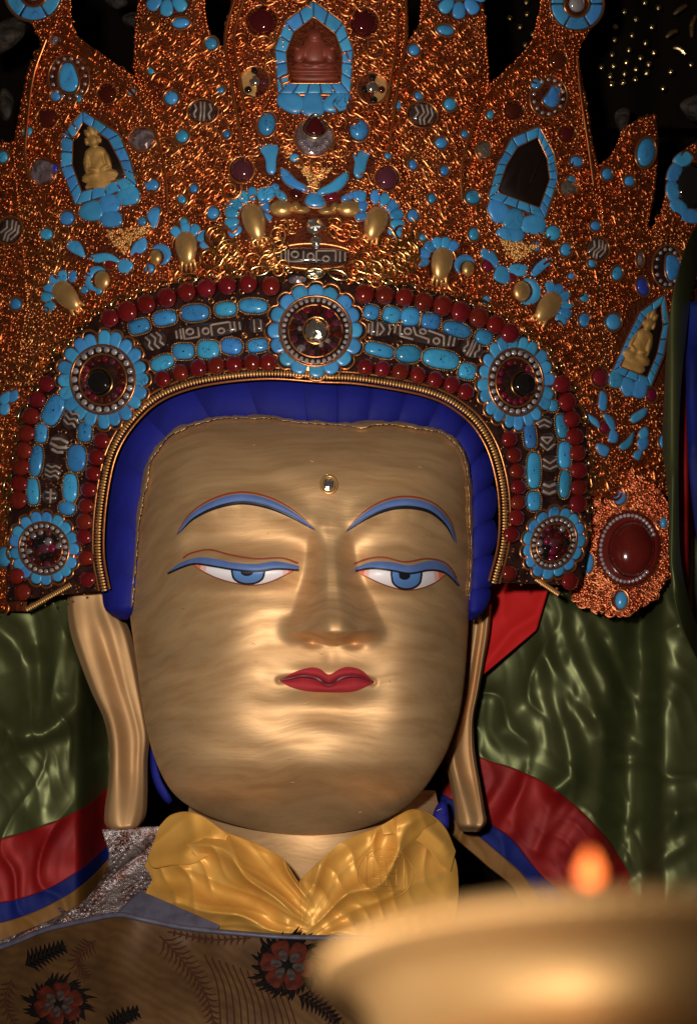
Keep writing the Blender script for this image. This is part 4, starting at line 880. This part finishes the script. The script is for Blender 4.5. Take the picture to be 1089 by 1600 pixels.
for k, ((nm, y0, y1, Lf, Rf, lift), pl) in enumerate(zip(LEAF, plates)):
    b = Batch(); x0, x1 = -30, 1115
    def pts(n, pad, mg=0):
        yy = rng.uniform(y0, y1, n*3); L, R = Lf(yy), Rf(yy); wid = (R-L)
        keep = rng.uniform(0, 300, len(yy)) < wid; yy, L, R = yy[keep], L[keep], R[keep]
        xx = L+rng.uniform(.005, .995, len(yy))*(R-L); q = np.column_stack([xx, yy])
        if mg: q = q[(q[:, 0] > Lf(q[:, 1])+mg) & (q[:, 0] < Rf(q[:, 1])-mg) & (Rf(q[:, 1]-mg)-Lf(q[:, 1]-mg) > 2*mg)]
        # leave out what another plate in front already covers
        q = q[(q[:, 1] < 1000) & (q[:, 1] > -12) & (q[:, 0] > -12) & (q[:, 0] < 1100)]
        q = q[free(q, pad)]
        for k2, (n2, a0, a1, L2, R2, l2) in enumerate(LEAF):
            if l2 > lift: q = q[~((q[:, 1] > a0) & (q[:, 1] < a1) & (q[:, 0] > L2(q[:, 1])+2) & (q[:, 0] < R2(q[:, 1])-2))]
        return q
    dens = (y1-y0)/500
    hfun = lambda q: lift-7*np.abs(2*(q[:, 0]-Lf(q[:, 1]))/(Rf(q[:, 1])-Lf(q[:, 1])+1e-6)-1)**6
    grainy = k >= 3
    # scrolls packed side by side, each in its own cell, turned by a slow swirl; grains packed between them
    cell = {}
    def darts(cand, lo, hi, f):
        got = []
        for p in cand:
            r_ = rng.uniform(lo, hi); gx, gy = int(p[0]//36), int(p[1]//36); ok = True
            for i in (-1, 0, 1):
                for j_ in (-1, 0, 1):
                    for (x_, y_, rr_) in cell.get((gx+i, gy+j_), ()):
                        if (x_-p[0])**2+(y_-p[1])**2 < (f*(rr_+r_))**2: ok = False; break
                    if not ok: break
                if not ok: break
            if ok: cell.setdefault((gx, gy), []).append((p[0], p[1], r_)); got.append((p[0], p[1], r_))
        return A(got, float).reshape(-1, 3)
    lo, hi = (8, 13) if grainy else (10, 18)
    kq = darts(pts(int((700 if grainy else 1500)*dens), lo, hi), lo, hi, .98)
    swirl = 2*np.sin(kq[:, 0]*.018)+2*np.cos(kq[:, 1]*.021+kq[:, 0]*.006)
    hq = hfun(kq)+5; par = (np.floor(kq[:, 0]/60)+np.floor(kq[:, 1]/60)) % 2 == 0
    for (T, F), msk in ((SPB1, par), (SPB2, ~par)):
        if msk.any(): b.many(T, F, np.column_stack([kq[msk, :2], hq[msk]]), kq[msk, 2], swirl[msk])
    b.many(ICO, ICOF, np.column_stack([kq[:, 0]-kq[:, 2]*.2*np.cos(swirl), kq[:, 1]-kq[:, 2]*.2*np.sin(swirl), hq+2]), kq[:, 2]*.26, swirl)
    # two tendrils leave each scroll
    for q2 in (1.2, 3.6):
        an = swirl+q2; rr = kq[:, 2]*1.15; b.many(LF, ICOF, np.column_stack([kq[:, 0]+rr*np.cos(an), kq[:, 1]+rr*np.sin(an), hq-1]), kq[:, 2]*.5, an+.9)
    g = darts(pts(int((11000 if grainy else 6500)*dens), -1), 1.7, 3.9, .93)
    b.many(ICO, ICOF, np.column_stack([g[:, :2], hfun(g)+g[:, 2]*.4+rng.uniform(0, 2, len(g))]), g[:, 2], np.zeros(len(g)))
    q = pts(int(1500*dens), -1); b.many(ICO, ICOF, np.column_stack([q, hfun(q)+rng.uniform(-.5, 1, len(q))]), rng.uniform(1.2, 1.9, len(q)), np.zeros(len(q)))
    q = pts(int(120*dens), 1, 14); b.many(*SC, np.column_stack([q, hfun(q)+6]), rng.uniform(9, 18, len(q)), rng.uniform(0, 6.28, len(q)))
    q = pts(int(160*dens), 1); b.many(*RG, np.column_stack([q, hfun(q)+4]), rng.uniform(3.4, 5.5, len(q)), rng.uniform(0, 6.28, len(q)))
    # grains strung along the leaf's edges
    for E_, sgn in ((Lf, 1), (Rf, -1)):
        yy = np.arange(max(y0, -10), min(y1, 560 if k != 5 else 300), 5.2); q = np.column_stack([E_(yy)+sgn*2.5+rng.normal(0, 1, len(yy)), yy]); q = q[free(q, 0)]
        b.many(ICO, ICOF, np.column_stack([q, np.full(len(q), lift-3.)]), rng.uniform(2, 3.4, len(q)), np.zeros(len(q)))
    b.out('filigree', M['copper'], cr, cd, kind='stuff')
# scrolling stems below the masks
b = Batch()
for x, y, s, r in [(x, y, s, r) for x, y, s, r in zip(rng.uniform(330, 660, 60), rng.uniform(352, 424, 60), rng.uniform(12, 22, 60), rng.uniform(0, 6.28, 60))]:
    if all(math.hypot(x-a, y-c_) > r_+2 for a, c_, r_ in EX): b.many(*SP1, A([[x, y, 13.]]), [s], A([r]))
b.out('scrollwork', M['wire'], cr, cd, kind='stuff')

# ================================================================== ear ornament: a grained gold disc with a coral dome
def od(px, py): return .055+.25*((px-930)/520)**2+.02*((py-855)/100)**2*0
eo = empty('ear_ornament', at(965, 855, .07), 'round grained gold ear ornament with big red coral dome ringed by pearls', 'ornament')
DISC = resample([(905, 775), (935, 752), (975, 742), (1018, 752), (1042, 790), (1050, 850), (1040, 905), (1010, 945), (960, 962), (915, 948), (885, 915), (880, 860), (885, 810)], 60, True)
pillow('disc', DISC, 8, M['copper_base'], eo, od, 0, 0, prof=((1, -10), (1, .4), (.96, .9), (.7, 1), (.02, 1)))
pillow('dome_setting', ell(982, 857, 50, 59, 8, 40), 14, M['coral_dark'], eo, od, 5, 0, prof=((1, -4), (1, .5), (.95, .9), (.85, 1), (.02, 1)))
dm = blob('coral_dome', (986, 858), (37, 45, 34), M['coral_dark'], eo, od, 15, 5, nu=36, nv=20)
for p in ell(981, 857, 43, 52, 6, 36, 40, 330): blob('pearl', p, (3.1, 3.1, 3.3), M['pearl'], dm, od, 20, nu=10, nv=7)
for c, r, rot in (((968, 774), (11, 15), 12), ((916, 880), (11, 18), 8), ((970, 938), (10, 14), 5), ((1036, 817), (6, 9), 0)):
    o = blob('turquoise_stone', c, (*r, 9), M['turq_plain'], eo, od, 9, rot); tube('bezel', ell(c[0]-2, c[1], r[0]+4, r[1]+3, rot, 30), 2.6, 9, M['rim'], o, od, closed=True)
b = Batch(); q = rng.uniform((880, 740), (1052, 964), (5200, 2)); q = q[pip(q[:, 0], q[:, 1], DISC)]
q = q[np.hypot((q[:, 0]-982)/52, (q[:, 1]-857)/61) > 1]
for c in ((968, 774), (916, 880), (970, 938)): q = q[np.hypot((q[:, 0]-c[0])/15, (q[:, 1]-c[1])/19) > 1]
n1 = len(q)*2//3
b.many(ICO, ICOF, np.column_stack([q[:n1], 6+rng.uniform(0, 5, n1)]), rng.uniform(1.6, 4, n1), np.zeros(n1))
b.many(*SP1, np.column_stack([q[n1:], np.full(len(q)-n1, 10.)])[:260], rng.uniform(5, 11, 260), rng.uniform(0, 6, 260))
b.out('filigree', M['copper_dark'], eo, od, kind='stuff')

# ================================================================== silk scarf round the neck
FOLDS = [([(238, 1352), (275, 1345), (330, 1320), (365, 1338)], 13, .016), ([(300, 1272), (312, 1310), (290, 1345)], 15, .012), ([(312, 1285), (370, 1328), (430, 1385), (480, 1440)], 16, .020), ([(246, 1372), (300, 1352), (345, 1372), (400, 1378), (440, 1420), (450, 1452)], 11, .014),
         ([(232, 1390), (262, 1400), (300, 1395), (330, 1425), (400, 1440)], 10, .012), ([(468, 1380), (500, 1420), (520, 1455)], 9, .014), ([(490, 1380), (500, 1350), (545, 1320), (600, 1295), (640, 1285)], 9, .014), ([(492, 1384), (510, 1410), (545, 1430), (560, 1460)], 8, .012),
         ([(640, 1275), (690, 1300), (708, 1345), (700, 1400)], 16, .018), ([(525, 1400), (570, 1385), (620, 1390), (680, 1370)], 10, .010), ([(345, 1440), (370, 1425), (410, 1455)], 7, .010), ([(410, 1405), (450, 1440)], 7, .010), ([(355, 1300), (420, 1350)], 9, -.008), ([(270, 1310), (250, 1340)], 14, -.010)]
def scarfD(px, py):
    y = scarfD0(px, py)
    for P, w_, h in FOLDS: y = y-.9*h*crest(pdist(px, py, P)/w_)
    lft = 1-sst(455, 500, px)
    def pleat(cx, cy, k, ph, am):
        dx, dy = px-cx, py-cy; r = np.hypot(dx, dy); th = np.arctan2(dy, dx)
        q = k*th+ph+.5*np.sin(r*.022+ph)+.25*np.sin(r*.05+th*5)
        return am*np.clip(1-np.sqrt(np.sin(q)**2+.003), 0, 1)**1.3*sst(10, 90, r)*(.75+.25*np.sin(r*.02+3*th))*(1+r/260)
    y = y-.006*ridged(px, py, 60, 40, 2.9)
    return y-lft*(pleat(520, 1462, 7.5, .4, .022)+pleat(520, 1462, 17, 1.9, .004))-(1-lft)*(pleat(462, 1475, 5.5, 1.0, .020)+pleat(462, 1475, 13, .2, .004))
sc = empty('silk_scarf', at(470, 1460, -.2), 'yellow silk scarf wrapped round the gilded neck', 'scarf')
def band(name, T, B, d, m, parent, n=190, mm=90, thick=.004):
    return sheet(name, T, B, d, m, parent, n=n, m=mm, thick=thick)
band('left_fold', [(262, 1278), (282, 1270), (312, 1273), (350, 1298), (400, 1318), (440, 1340), (468, 1380), (500, 1430)], [(226, 1352), (238, 1376), (228, 1398), (250, 1420), (300, 1436), (340, 1452), (400, 1466), (460, 1472), (520, 1476)], scarfD, M['yellow'], sc)
band('right_fold', [(468, 1376), (500, 1345), (540, 1312), (590, 1292), (640, 1266), (665, 1270), (695, 1298), (712, 1345), (716, 1375)], [(474, 1480), (510, 1482), (550, 1484), (590, 1484), (630, 1484), (660, 1480), (690, 1470), (708, 1440), (716, 1400)], lambda x, y: scarfD(x, y)-.006, M['yellow'], sc)
FLAP = [([(236, 1345), (280, 1335), (330, 1306)], 10, .012), ([(300, 1278), (306, 1310), (290, 1335)], 9, .010), ([(612, 1300), (655, 1292), (694, 1318)], 9, .012), ([(640, 1272), (668, 1290), (700, 1330)], 8, .010)]
def flapD(px, py):
    y = scarfD0(px, py)-.030
    for P, w_, h in FLAP: y = y-h*crest(pdist(px, py, P)/w_)
    return y-.004*ridged(px, py, -20, 34, 1.7)
band('turned_flap', [(250, 1290), (266, 1274), (290, 1268), (314, 1274), (338, 1290), (356, 1306)], [(230, 1342), (240, 1356), (268, 1352), (300, 1350), (326, 1336), (350, 1318)], flapD, M['yellow'], sc, 70, 30)
band('turned_flap', [(596, 1290), (622, 1274), (646, 1264), (672, 1272), (696, 1294), (712, 1330)], [(598, 1304), (622, 1304), (648, 1312), (668, 1326), (684, 1346), (704, 1362)], flapD, M['yellow'], sc, 70, 30)
# woven lattice emblem on the right fold
def em(px, py): return scarfD(px, py)-.006
for L in ([(572, 1338), (632, 1338), (632, 1392), (572, 1392), (572, 1338)], [(580, 1346), (624, 1346)], [(580, 1384), (624, 1384)], [(584, 1346), (584, 1372), (612, 1372)], [(594, 1384), (594, 1356), (620, 1356)], [(604, 1346), (604, 1384)], [(620, 1356), (620, 1384)], [(584, 1364), (620, 1364)],
          list(map(tuple, ell(602, 1365, 44, 40, 0, 30))), [(574, 1342), (590, 1326), (616, 1326), (632, 1342)]):
    tube('woven_emblem', resample(L, 40, smooth=False), 1.0, .55, M['yellow'], sc, em, ns=5)

# ================================================================== robes
sv = empty('brocade_robe', at(120, 1640, -.05), 'silver and mauve scaly brocade under-robe on the shoulder', 'robe')
sheet('shoulder_cloth', [(160, 1296), (170, 1345), (142, 1396), (90, 1432), (-20, 1478)], [(262, 1290), (300, 1340), (300, 1440), (300, 1480), (300, 1530)], silverD, M['silver'], sv, n=60, m=60, thick=.004)
b = Batch(); pts_ = []
for iy in range(34):
    for ix in range(34):
        x = 20+ix*9+(iy % 2)*4.5; y = 1290+iy*6.2
        if y < np.interp(x, [-20, 30, 90, 140, 176, 178], [1486, 1470, 1440, 1405, 1350, 1300]) or x > 262 or y > 1470: continue
        if (x+y*.6) % 130 > 92: continue
        pts_.append((x, y))
q = A(pts_, float); b.many(ICO*A([4.2, 3.4, 1.6]), ICOF, np.column_stack([q+rng.normal(0, .6, q.shape), np.full(len(q), 1.)]), rng.uniform(.85, 1.1, len(q)), rng.normal(.3, .15, len(q)))
b.out('woven_scales', M['silver'], sv, silverD, kind='stuff')
for P, w_ in (([(160, 1385), (200, 1350), (236, 1330)], 4), ([(205, 1318), (225, 1335), (240, 1352)], 5), ([(92, 1418), (112, 1440), (108, 1462)], 5), ([(18, 1470), (60, 1448)], 4), ([(188, 1398), (225, 1372)], 3), ([(225, 1310), (240, 1330)], 5)):
    tube('metal_thread_fold', resample(P, 26), w_*np.sin(np.linspace(.3, 2.8, 26)), 1, M['silver'], sv, silverD)
sheet('lavender_lining', [(185, 1425), (215, 1395), (235, 1398)], [(330, 1462), (340, 1452), (345, 1446)], lambda x, y: silverD(x, y)-.075-.03*((x-180)/160), M['piping'], sv, n=14, m=30, thick=.004)

rb = empty('flowered_robe', at(300, 1660, -.2), 'brown brocade robe embroidered with red poppies and lavender piped neckline', 'robe')
RTOP = [(-40, 1492), (20, 1472), (70, 1452), (130, 1438), (185, 1428), (225, 1436), (290, 1449), (370, 1457), (450, 1463), (540, 1464), (640, 1462), (800, 1450), (1000, 1450)]
band('robe_front', RTOP, [(-40, 1680), (100, 1680), (200, 1680), (300, 1680), (400, 1680), (600, 1680), (1000, 1680)], robeD, M['robe'], rb, 120, 60)
tube('piped_edge', resample(RTOP, 120)+A([0, 1]), 4.2, 2, M['piping'], rb, robeD, ns=8)
def poppy(c, s, sq=1., a0=0, np_=6):
    o = pillow('poppy', ell(c[0], c[1], 7*s, 6*s*sq, 0, 16), 2.2, M['thread_black'], rb, robeD, 1.2, 0)
    b = Batch()
    for k in range(44):      # fringed black calyx
        a = 2*np.pi*k/44+rng.normal(0, .05); r0, r1 = 36*s, (47+rng.uniform(-5, 12))*s
        P = np.array([(c[0]+r0*math.cos(a), c[1]+r0*sq*math.sin(a)), (c[0]+(r0+r1)/2*math.cos(a+.04), c[1]+(r0+r1)/2*sq*math.sin(a+.04)), (c[0]+r1*math.cos(a+.12), c[1]+r1*sq*math.sin(a+.12))])
        Vt, Ft = tubev(P, [4.2*s, 2.6*s, .5], .8, 5); b.add(Vt, Ft)
    b.out('fringe', M['thread_black'], o, robeD)
    pillow('calyx', ell(c[0], c[1], 40*s, 38*s*sq, 0, 26), .8, M['thread_black'], o, robeD, .2, 0)
    for k in range(np_):
        q = a0+360*k/np_; a = math.radians(q); p = (c[0]+24*s*math.cos(a), c[1]+23*s*sq*math.sin(a))
        pillow('petal', petal_poly(p, q, 30*s, 27*s), 3, M['flower'], o, robeD, 1.2, 18)
        p = (c[0]+15*s*math.cos(a), c[1]+14*s*sq*math.sin(a)); pillow('petal_heart', petal_poly(p, q, 17*s, 12*s), 1.6, M['flower_grey'], o, robeD, 3.4, 14)
poppy((449, 1508), 1.15, .95, 10); poppy((92, 1568), 1.05, .85, 40); poppy((262, 1650), 1., .9)
def frond(P, n, ln, m='thread_brown', w=1.4):
    P = resample(P, 40); b = Batch(); Vt, Ft = tubev(P, 1.4, .6, 5); b.add(Vt, Ft); tg = np.gradient(P, axis=0)
    for k in range(2, 38, max(1, 40//n)):
        for s in (-1, 1):
            a = math.atan2(tg[k, 1], tg[k, 0])+s*.8; l = ln*(1-.5*k/40); Q = np.array([P[k], P[k]+A([math.cos(a), math.sin(a)])*l*.5, P[k]+A([math.cos(a+s*.25), math.sin(a+s*.25)])*l])
            Vt, Ft = tubev(Q, [w, w*1.1, .4], .6, 4); b.add(Vt, Ft)
    b.out('frond', M[m], rb, robeD)
frond([(40, 1508), (70, 1492), (104, 1478)], 9, 24, 'thread_black', 2.8); frond([(172, 1612), (192, 1590), (214, 1582)], 8, 24, 'thread_black', 2.8); frond([(466, 1556), (500, 1572), (530, 1600)], 9, 22, 'thread_black', 2.4)
frond([(250, 1462), (285, 1500), (320, 1550), (340, 1620)], 16, 26); frond([(392, 1466), (330, 1468), (262, 1456)], 12, 12); frond([(150, 1470), (120, 1500), (140, 1530)], 12, 20); frond([(20, 1530), (10, 1570), (30, 1610)], 10, 18); frond([(540, 1620), (500, 1570), (470, 1555)], 12, 16)
for k in range(12):      # woven fan of lines beside the poppy
    x = 320+k*11; tube('woven_line', resample([(x, 1492+k*4), (x+20, 1540+k*5), (x+26, 1620)], 14), 1.1, .5, M['thread_brown'], rb, robeD, ns=4)

# ================================================================== hangings
def foldsD(base, folds, wob=.0035, f=.035, rg=()):
    def d(px, py):
        y = base(px, py)
        for P, w_, h in folds: y = y-1.15*h*crest(pdist(px, py, P)/(w_*1.45))
        for an, wl, am, sd in rg: y = y-am*ridged(px, py, an, wl, sd)
        return y+wob*np.sin(px*f+1.3*np.sin(py*f*.6))*np.sin(py*f*.7+px*f*.3)
    return d
LC = foldsD(lambda x, y: .085+.16*sst(118, 172, x+.12*(y-1150)*0)+.0*y, [([(-10, 975), (20, 1000), (46, 1040), (50, 1100), (38, 1150)], 11, .030), ([(78, 930), (86, 985), (82, 1060), (74, 1120)], 9, .026), ([(104, 925), (104, 1000), (100, 1080)], 8, .020), ([(-10, 1130), (40, 1150), (90, 1140), (130, 1100)], 12, .030), ([(130, 1040), (118, 1100), (70, 1150)], 8, .02),
          ([(100, 1150), (92, 1200), (70, 1260)], 12, .018), ([(0, 1170), (40, 1190), (60, 1230)], 13, .014), ([(60, 1010), (66, 1080), (64, 1120)], 9, -.02), ([(0, 1200), (60, 1165), (110, 1150)], 7, -.012), ([(20, 1240), (60, 1290)], 10, .010), ([(40, 1330), (70, 1290)], 14, .008)], rg=((80, 95, .012, 1.1), (70, 30, .0025, .3)))
lc = empty('green_curtain', at(80, 1480, .1), 'crumpled green silk hanging with red, blue and ochre borders left of the neck', 'curtain')
def cut(xs, ys): return [(x, y) for x, y in zip(xs, ys)]
B1 = [(-20, 1318), (40, 1300), (90, 1282), (140, 1256), (178, 1222)]; B2 = [(-20, 1414), (30, 1405), (80, 1386), (130, 1356), (178, 1312)]; B3 = [(-20, 1446), (30, 1434), (85, 1410), (135, 1378), (178, 1334)]; B4 = [(-20, 1480), (30, 1466), (90, 1434), (140, 1400), (178, 1352)]
TOPL = [(-20, 905), (40, 905), (90, 905), (140, 905), (178, 905)]
def vband(nm, T, B, d, m, par, n=70, mm=80): return sheet(nm, T, B, d, m, par, n=n, m=mm, thick=.003)
vband('green_cloth', TOPL, B1, LC, M['green'], lc, 90, 140); vband('red_border', B1, B2, LC, M['red'], lc, 60, 40); vband('blue_border', B2, B3, LC, M['blue'], lc, 60, 16); vband('ochre_border', B3, B4, LC, M['ochre'], lc, 60, 16)

RC = foldsD(lambda x, y: .17+.05*sst(930, 990, x-.28*(1250-y)*.25)-.05*sst(1000, 1040, x)+.0*y, [([(842, 930), (850, 1010), (868, 1100), (888, 1180), (892, 1215), (868, 1232)], 9, .024), ([(872, 925), (885, 1010), (920, 1080), (945, 1150)], 9, .026), ([(855, 1030), (890, 1080), (925, 1120)], 8, .018), ([(905, 955), (930, 1030), (970, 1110), (990, 1160)], 9, .024), ([(935, 960), (965, 1010), (985, 1080)], 8, .016),
          ([(975, 960), (985, 1010), (1000, 1090)], 9, .016), ([(1052, 880), (1035, 930), (1015, 1000)], 8, .016), ([(1056, 960), (1050, 1060), (1044, 1160), (1054, 1260)], 20, .036), ([(800, 1120), (830, 1080)], 13, .018), ([(785, 1145), (822, 1160)], 9, .014), ([(890, 1140), (900, 1190), (880, 1230)], 10, .014), ([(1000, 900), (985, 1100), (965, 1340)], 13, -.04), ([(1025, 1310), (1060, 1270), (1100, 1260)], 7, .014), ([(1020, 1350), (1070, 1320)], 6, .012),
          ([(930, 1290), (965, 1310)], 12, .012), ([(945, 1000), (975, 1080)], 6, -.012), ([(1040, 930), (1068, 990)], 7, .012)], rg=((66, 110, .012, .8), (58, 34, .003, 2.5)))
rc = empty('green_curtain', at(900, 1480, .15), 'green silk hanging with red and blue lower borders right of the neck', 'curtain')
C1 = [(690, 1150), (752, 1184), (800, 1200), (845, 1220), (890, 1252), (930, 1290), (965, 1335), (1000, 1400)]; C2 = [(690, 1240), (740, 1270), (770, 1290), (800, 1312), (826, 1345), (850, 1372), (880, 1400), (900, 1440)]
C3 = [(680, 1262), (720, 1286), (752, 1310), (785, 1338), (812, 1362), (830, 1385), (850, 1420), (860, 1450)]; C4 = [(670, 1290), (700, 1302), (735, 1330), (765, 1356), (795, 1380), (812, 1405), (830, 1440), (840, 1460)]
TOPR = [(690, 1000), (752, 1000), (800, 960), (845, 905), (890, 880), (960, 860), (1040, 840), (1130, 830)]
C1b = C1[:-1]+[(1000, 1420), (1050, 1440), (1130, 1450)]; TOPRb = [(690, 1000), (752, 1000), (800, 960), (840, 910), (880, 890), (920, 880), (960, 870), (1020, 850), (1080, 840), (1130, 830)]
vband('green_cloth', TOPRb, C1b, RC, M['green'], rc, 130, 130); vband('red_border', C1, C2, foldsD(RC, [([(870, 1235), (850, 1290), (838, 1330)], 6, .007), ([(822, 1215), (806, 1260), (800, 1300)], 6, .006), ([(905, 1275), (880, 1330)], 6, .005)]), M['red'], rc, 80, 40); vband('blue_border', C2, C3, RC, M['blue'], rc, 60, 14); vband('ochre_border', C3, C4, RC, M['ochre'], rc, 60, 14)
rd = empty('red_cloth', at(800, 1040, .1), 'bright red cloth corner showing between right ear and green curtain', 'cloth')
RD = foldsD(lambda x, y: .10+0*x, [([(858, 905), (840, 960), (800, 985), (752, 1046)], 6, .012), ([(786, 905), (784, 960)], 5, .006)])
sheet('red_fold', [(748, 880), (752, 930), (752, 985), (746, 1052)], [(866, 880), (858, 915), (838, 984), (750, 1058)], RD, M['redflat'], rd, n=50, m=40, thick=.003, smoothe=False)

# narrow hangings at the right edge, nearer than the crown
hs = empty('olive_curtain', at(1060, 960, -.2), 'narrow dark olive curtain edge hanging in front of the crown at right', 'curtain')
HS = foldsD(lambda x, y: -.12+.06*((x-1050)/16)**2*.5, [([(1052, 740), (1050, 800), (1048, 880), (1058, 920)], 4, .012)], .001)
sheet('curtain_edge', [(1094, 340), (1076, 372), (1060, 420), (1046, 490), (1038, 600), (1035, 700), (1044, 780), (1046, 880), (1062, 970), (1104, 1060)], [(1124, 340), (1104, 372), (1090, 420), (1076, 490), (1064, 600), (1060, 700), (1060, 780), (1064, 880), (1086, 970), (1128, 1060)], HS, M['green'], hs, n=90, m=24, thick=.004)
rs = empty('red_banner', at(1075, 960, .0), 'narrow red silk strip behind the olive curtain edge at right', 'banner')
sheet('red_strip', [(1050, 560), (1052, 700), (1056, 820), (1072, 930), (1110, 1030)], [(1100, 560), (1100, 700), (1100, 820), (1110, 930), (1130, 1030)], foldsD(lambda x, y: .0+.3*sst(1072, 1092, x), [], .004), M['red'], rs, n=50, m=20, thick=.004)
bs = empty('blue_banner', at(1090, 800, .02), 'deep blue silk strip at the right picture edge', 'banner')
sheet('blue_strip', [(1070, 470), (1072, 640), (1078, 760), (1096, 900)], [(1190, 480), (1190, 640), (1190, 760), (1190, 860)], foldsD(lambda x, y: -.03+0*x, [([(1082, 560), (1084, 700)], 6, .015)], .004), M['blue'], bs, n=50, m=20, thick=.004)

# ================================================================== dim things behind the crown
hb = empty('beaded_hanging', at(1000, 60, .4), 'dark hanging sewn with small gold beads behind crown at upper right', 'hanging')
HB = lambda x, y: .42+0*x
sheet('dark_cloth', [(750, -40), (752, 60), (760, 200)], [(1130, -40), (1130, 60), (1130, 200)], lambda x, y: .46+.02*np.sin(x*.05), M['backdrop'], hb, n=20, m=60, thick=.004)
for x, y in ((1007, 4), (1028, 12), (993, 30), (1018, 42), (975, 18), (961, 42), (987, 55), (960, 62), (1008, 67), (982, 78), (956, 85), (1021, 82), (1000, 90), (978, 97), (939, 105), (958, 103), (993, 108), (1013, 100), (953, 119), (975, 115), (1010, 114), (992, 124), (973, 129), (1047, 112), (1035, 138), (1079, 101), (955, 132), (796, 28), (823, 22), (812, 42), (820, 70), (822, 3), (832, 53)):
    blob('gold_bead', (x, y), (5.0, 5.2, 5.0), M['chain'], hb, HB, 2, nu=10, nv=7)
for P in ([(1052, 22), (1062, 14), (1072, 8)], [(1040, 58), (1050, 50), (1058, 48)], [(1052, 74), (1062, 76), (1070, 84)], [(1086, 24), (1080, 40), (1080, 58)]):
    tube('gold_scroll', resample(P, 16), 3+1.5*np.sin(np.linspace(0, 3.1, 16)), 4, M['chain'], hb, HB)
def rag(name, P, y, lab):
    o = empty(name, at(P[0][0], P[0][1], y), lab, 'cloth'); n = len(P)
    dd = foldsD(lambda x, yy: y+0*x, [([P[0], tuple(A(P).mean(0))], 7, .02), ([P[n//2], tuple(A(P).mean(0))], 7, .015)], .004, .12)
    pillow('crumpled_cloth', P, 14, M['cloth_grey'], o, dd, 0, 30)
rag('grey_scarf', [(-20, 50), (12, 30), (36, 28), (40, 50), (30, 66), (4, 84), (-20, 90)], .3, 'grey crumpled cloth behind crown at upper left edge')
rag('grey_scarf', [(2, 142), (10, 138), (22, 155), (18, 180), (8, 190), (0, 170)], .3, 'small grey cloth scrap below the larger one at upper left')
rag('grey_scarf', [(160, -10), (190, -10), (200, 6), (178, 14)], .3, 'brown cloth tip at top between two left crown leaves')
rag('grey_scarf', [(192, 26), (210, 18), (222, 26), (212, 42), (198, 40)], .3, 'small mauve cloth knot beside second crown leaf from left')
rag('grey_scarf', [(960, 178), (975, 168), (984, 178), (976, 210), (966, 206)], .3, 'small grey cloth tip above the right outer crown panel')
rag('grey_scarf', [(1062, 162), (1088, 148), (1110, 150), (1110, 180), (1086, 190), (1070, 180)], .3, 'grey cloth fold at the right edge below the gold beads')

# ================================================================== butter lamp close to the lens
LY = -2.32; s_ = (D+LY)/D
lm = empty('butter_lamp', at(955, 1960, LY), 'blurred brass butter lamp bowl in the lower right foreground', 'lamp')
lc0 = at(955, 1508, LY); tilt = math.radians(-9)
def lathe(name, prof, m, parent, n=96, ruff=None):
    a = np.linspace(0, 2*np.pi, n, endpoint=False); p = A(prof, float)*s_/1000
    X = p[:, 0][:, None]*np.cos(a); Y = p[:, 0][:, None]*np.sin(a); Z = p[:, 1][:, None]+0*X
    Y2 = Y*math.cos(tilt)-Z*math.sin(tilt); Z2 = Y*math.sin(tilt)+Z*math.cos(tilt)
    return mk(name, np.stack([lc0[0]+X, lc0[1]+Y2, lc0[2]+Z2], -1), gridf(len(p), n, cv=True), m, parent)
bw = lathe('bowl', [(410, 5), (424, 14), (440, 10), (450, 0), (452, -14), (446, -28), (428, -36), (404, -44), (388, -62), (378, -90), (372, -120), (374, -146), (384, -158), (396, -166), (398, -178), (390, -190), (368, -198), (330, -215), (280, -260), (210, -310), (120, -340), (60, -352)], M['brass'], lm)
lathe('inner_bowl', [(410, 5), (396, -10), (370, -30), (300, -40), (150, -42), (2, -42)], M['butter'], lm)
lathe('stem', [(60, -345), (46, -380), (60, -420), (44, -460), (90, -520), (200, -560), (206, -580), (5, -580)], M['brass'], lm)
b = []
a = np.linspace(0, 2*np.pi, 110, endpoint=False)
bm_v = []; bm_f = []; 
for k, t_ in enumerate(a):
    p = A([451*math.cos(t_), 451*math.sin(t_), -13]); v = (ICO*13+p)*s_/1000
    v = np.column_stack([v[:, 0], v[:, 1]*math.cos(tilt)-v[:, 2]*math.sin(tilt), v[:, 1]*math.sin(tilt)+v[:, 2]*math.cos(tilt)])+lc0
    bm_v.append(v); bm_f.append(ICOF+k*len(ICO))
mk('beaded_rim', np.vstack(bm_v), np.vstack(bm_f), M['brass'], lm, kind='stuff')
# flame and wick
fl = at(921, 1384, LY); z = np.linspace(0, 1, 14); r = 18*s_/1000*np.sin(np.pi*np.clip(z, .02, 1)**.7)**.75*(1-.25*z)+1e-4
a = np.linspace(0, 2*np.pi, 20, endpoint=False); hgt = 54*s_/1000
V = np.stack([fl[0]+r[:, None]*np.cos(a), fl[1]+r[:, None]*np.sin(a), fl[2]+z[:, None]*hgt+0*a], -1)
mk('flame', V, gridf(14, 20, cv=True), M['flame'], lm)
wk = [(fl[0]+.002*math.cos(q)*k, fl[1]+.002*math.sin(q)*k, zz) for zz, k in ((fl[2]-.045, 1), (fl[2]+.004, .6)) for q in np.linspace(0, 2*np.pi, 8, endpoint=False)]
mk('wick', wk, gridf(2, 8, cv=True), M['black'], lm)
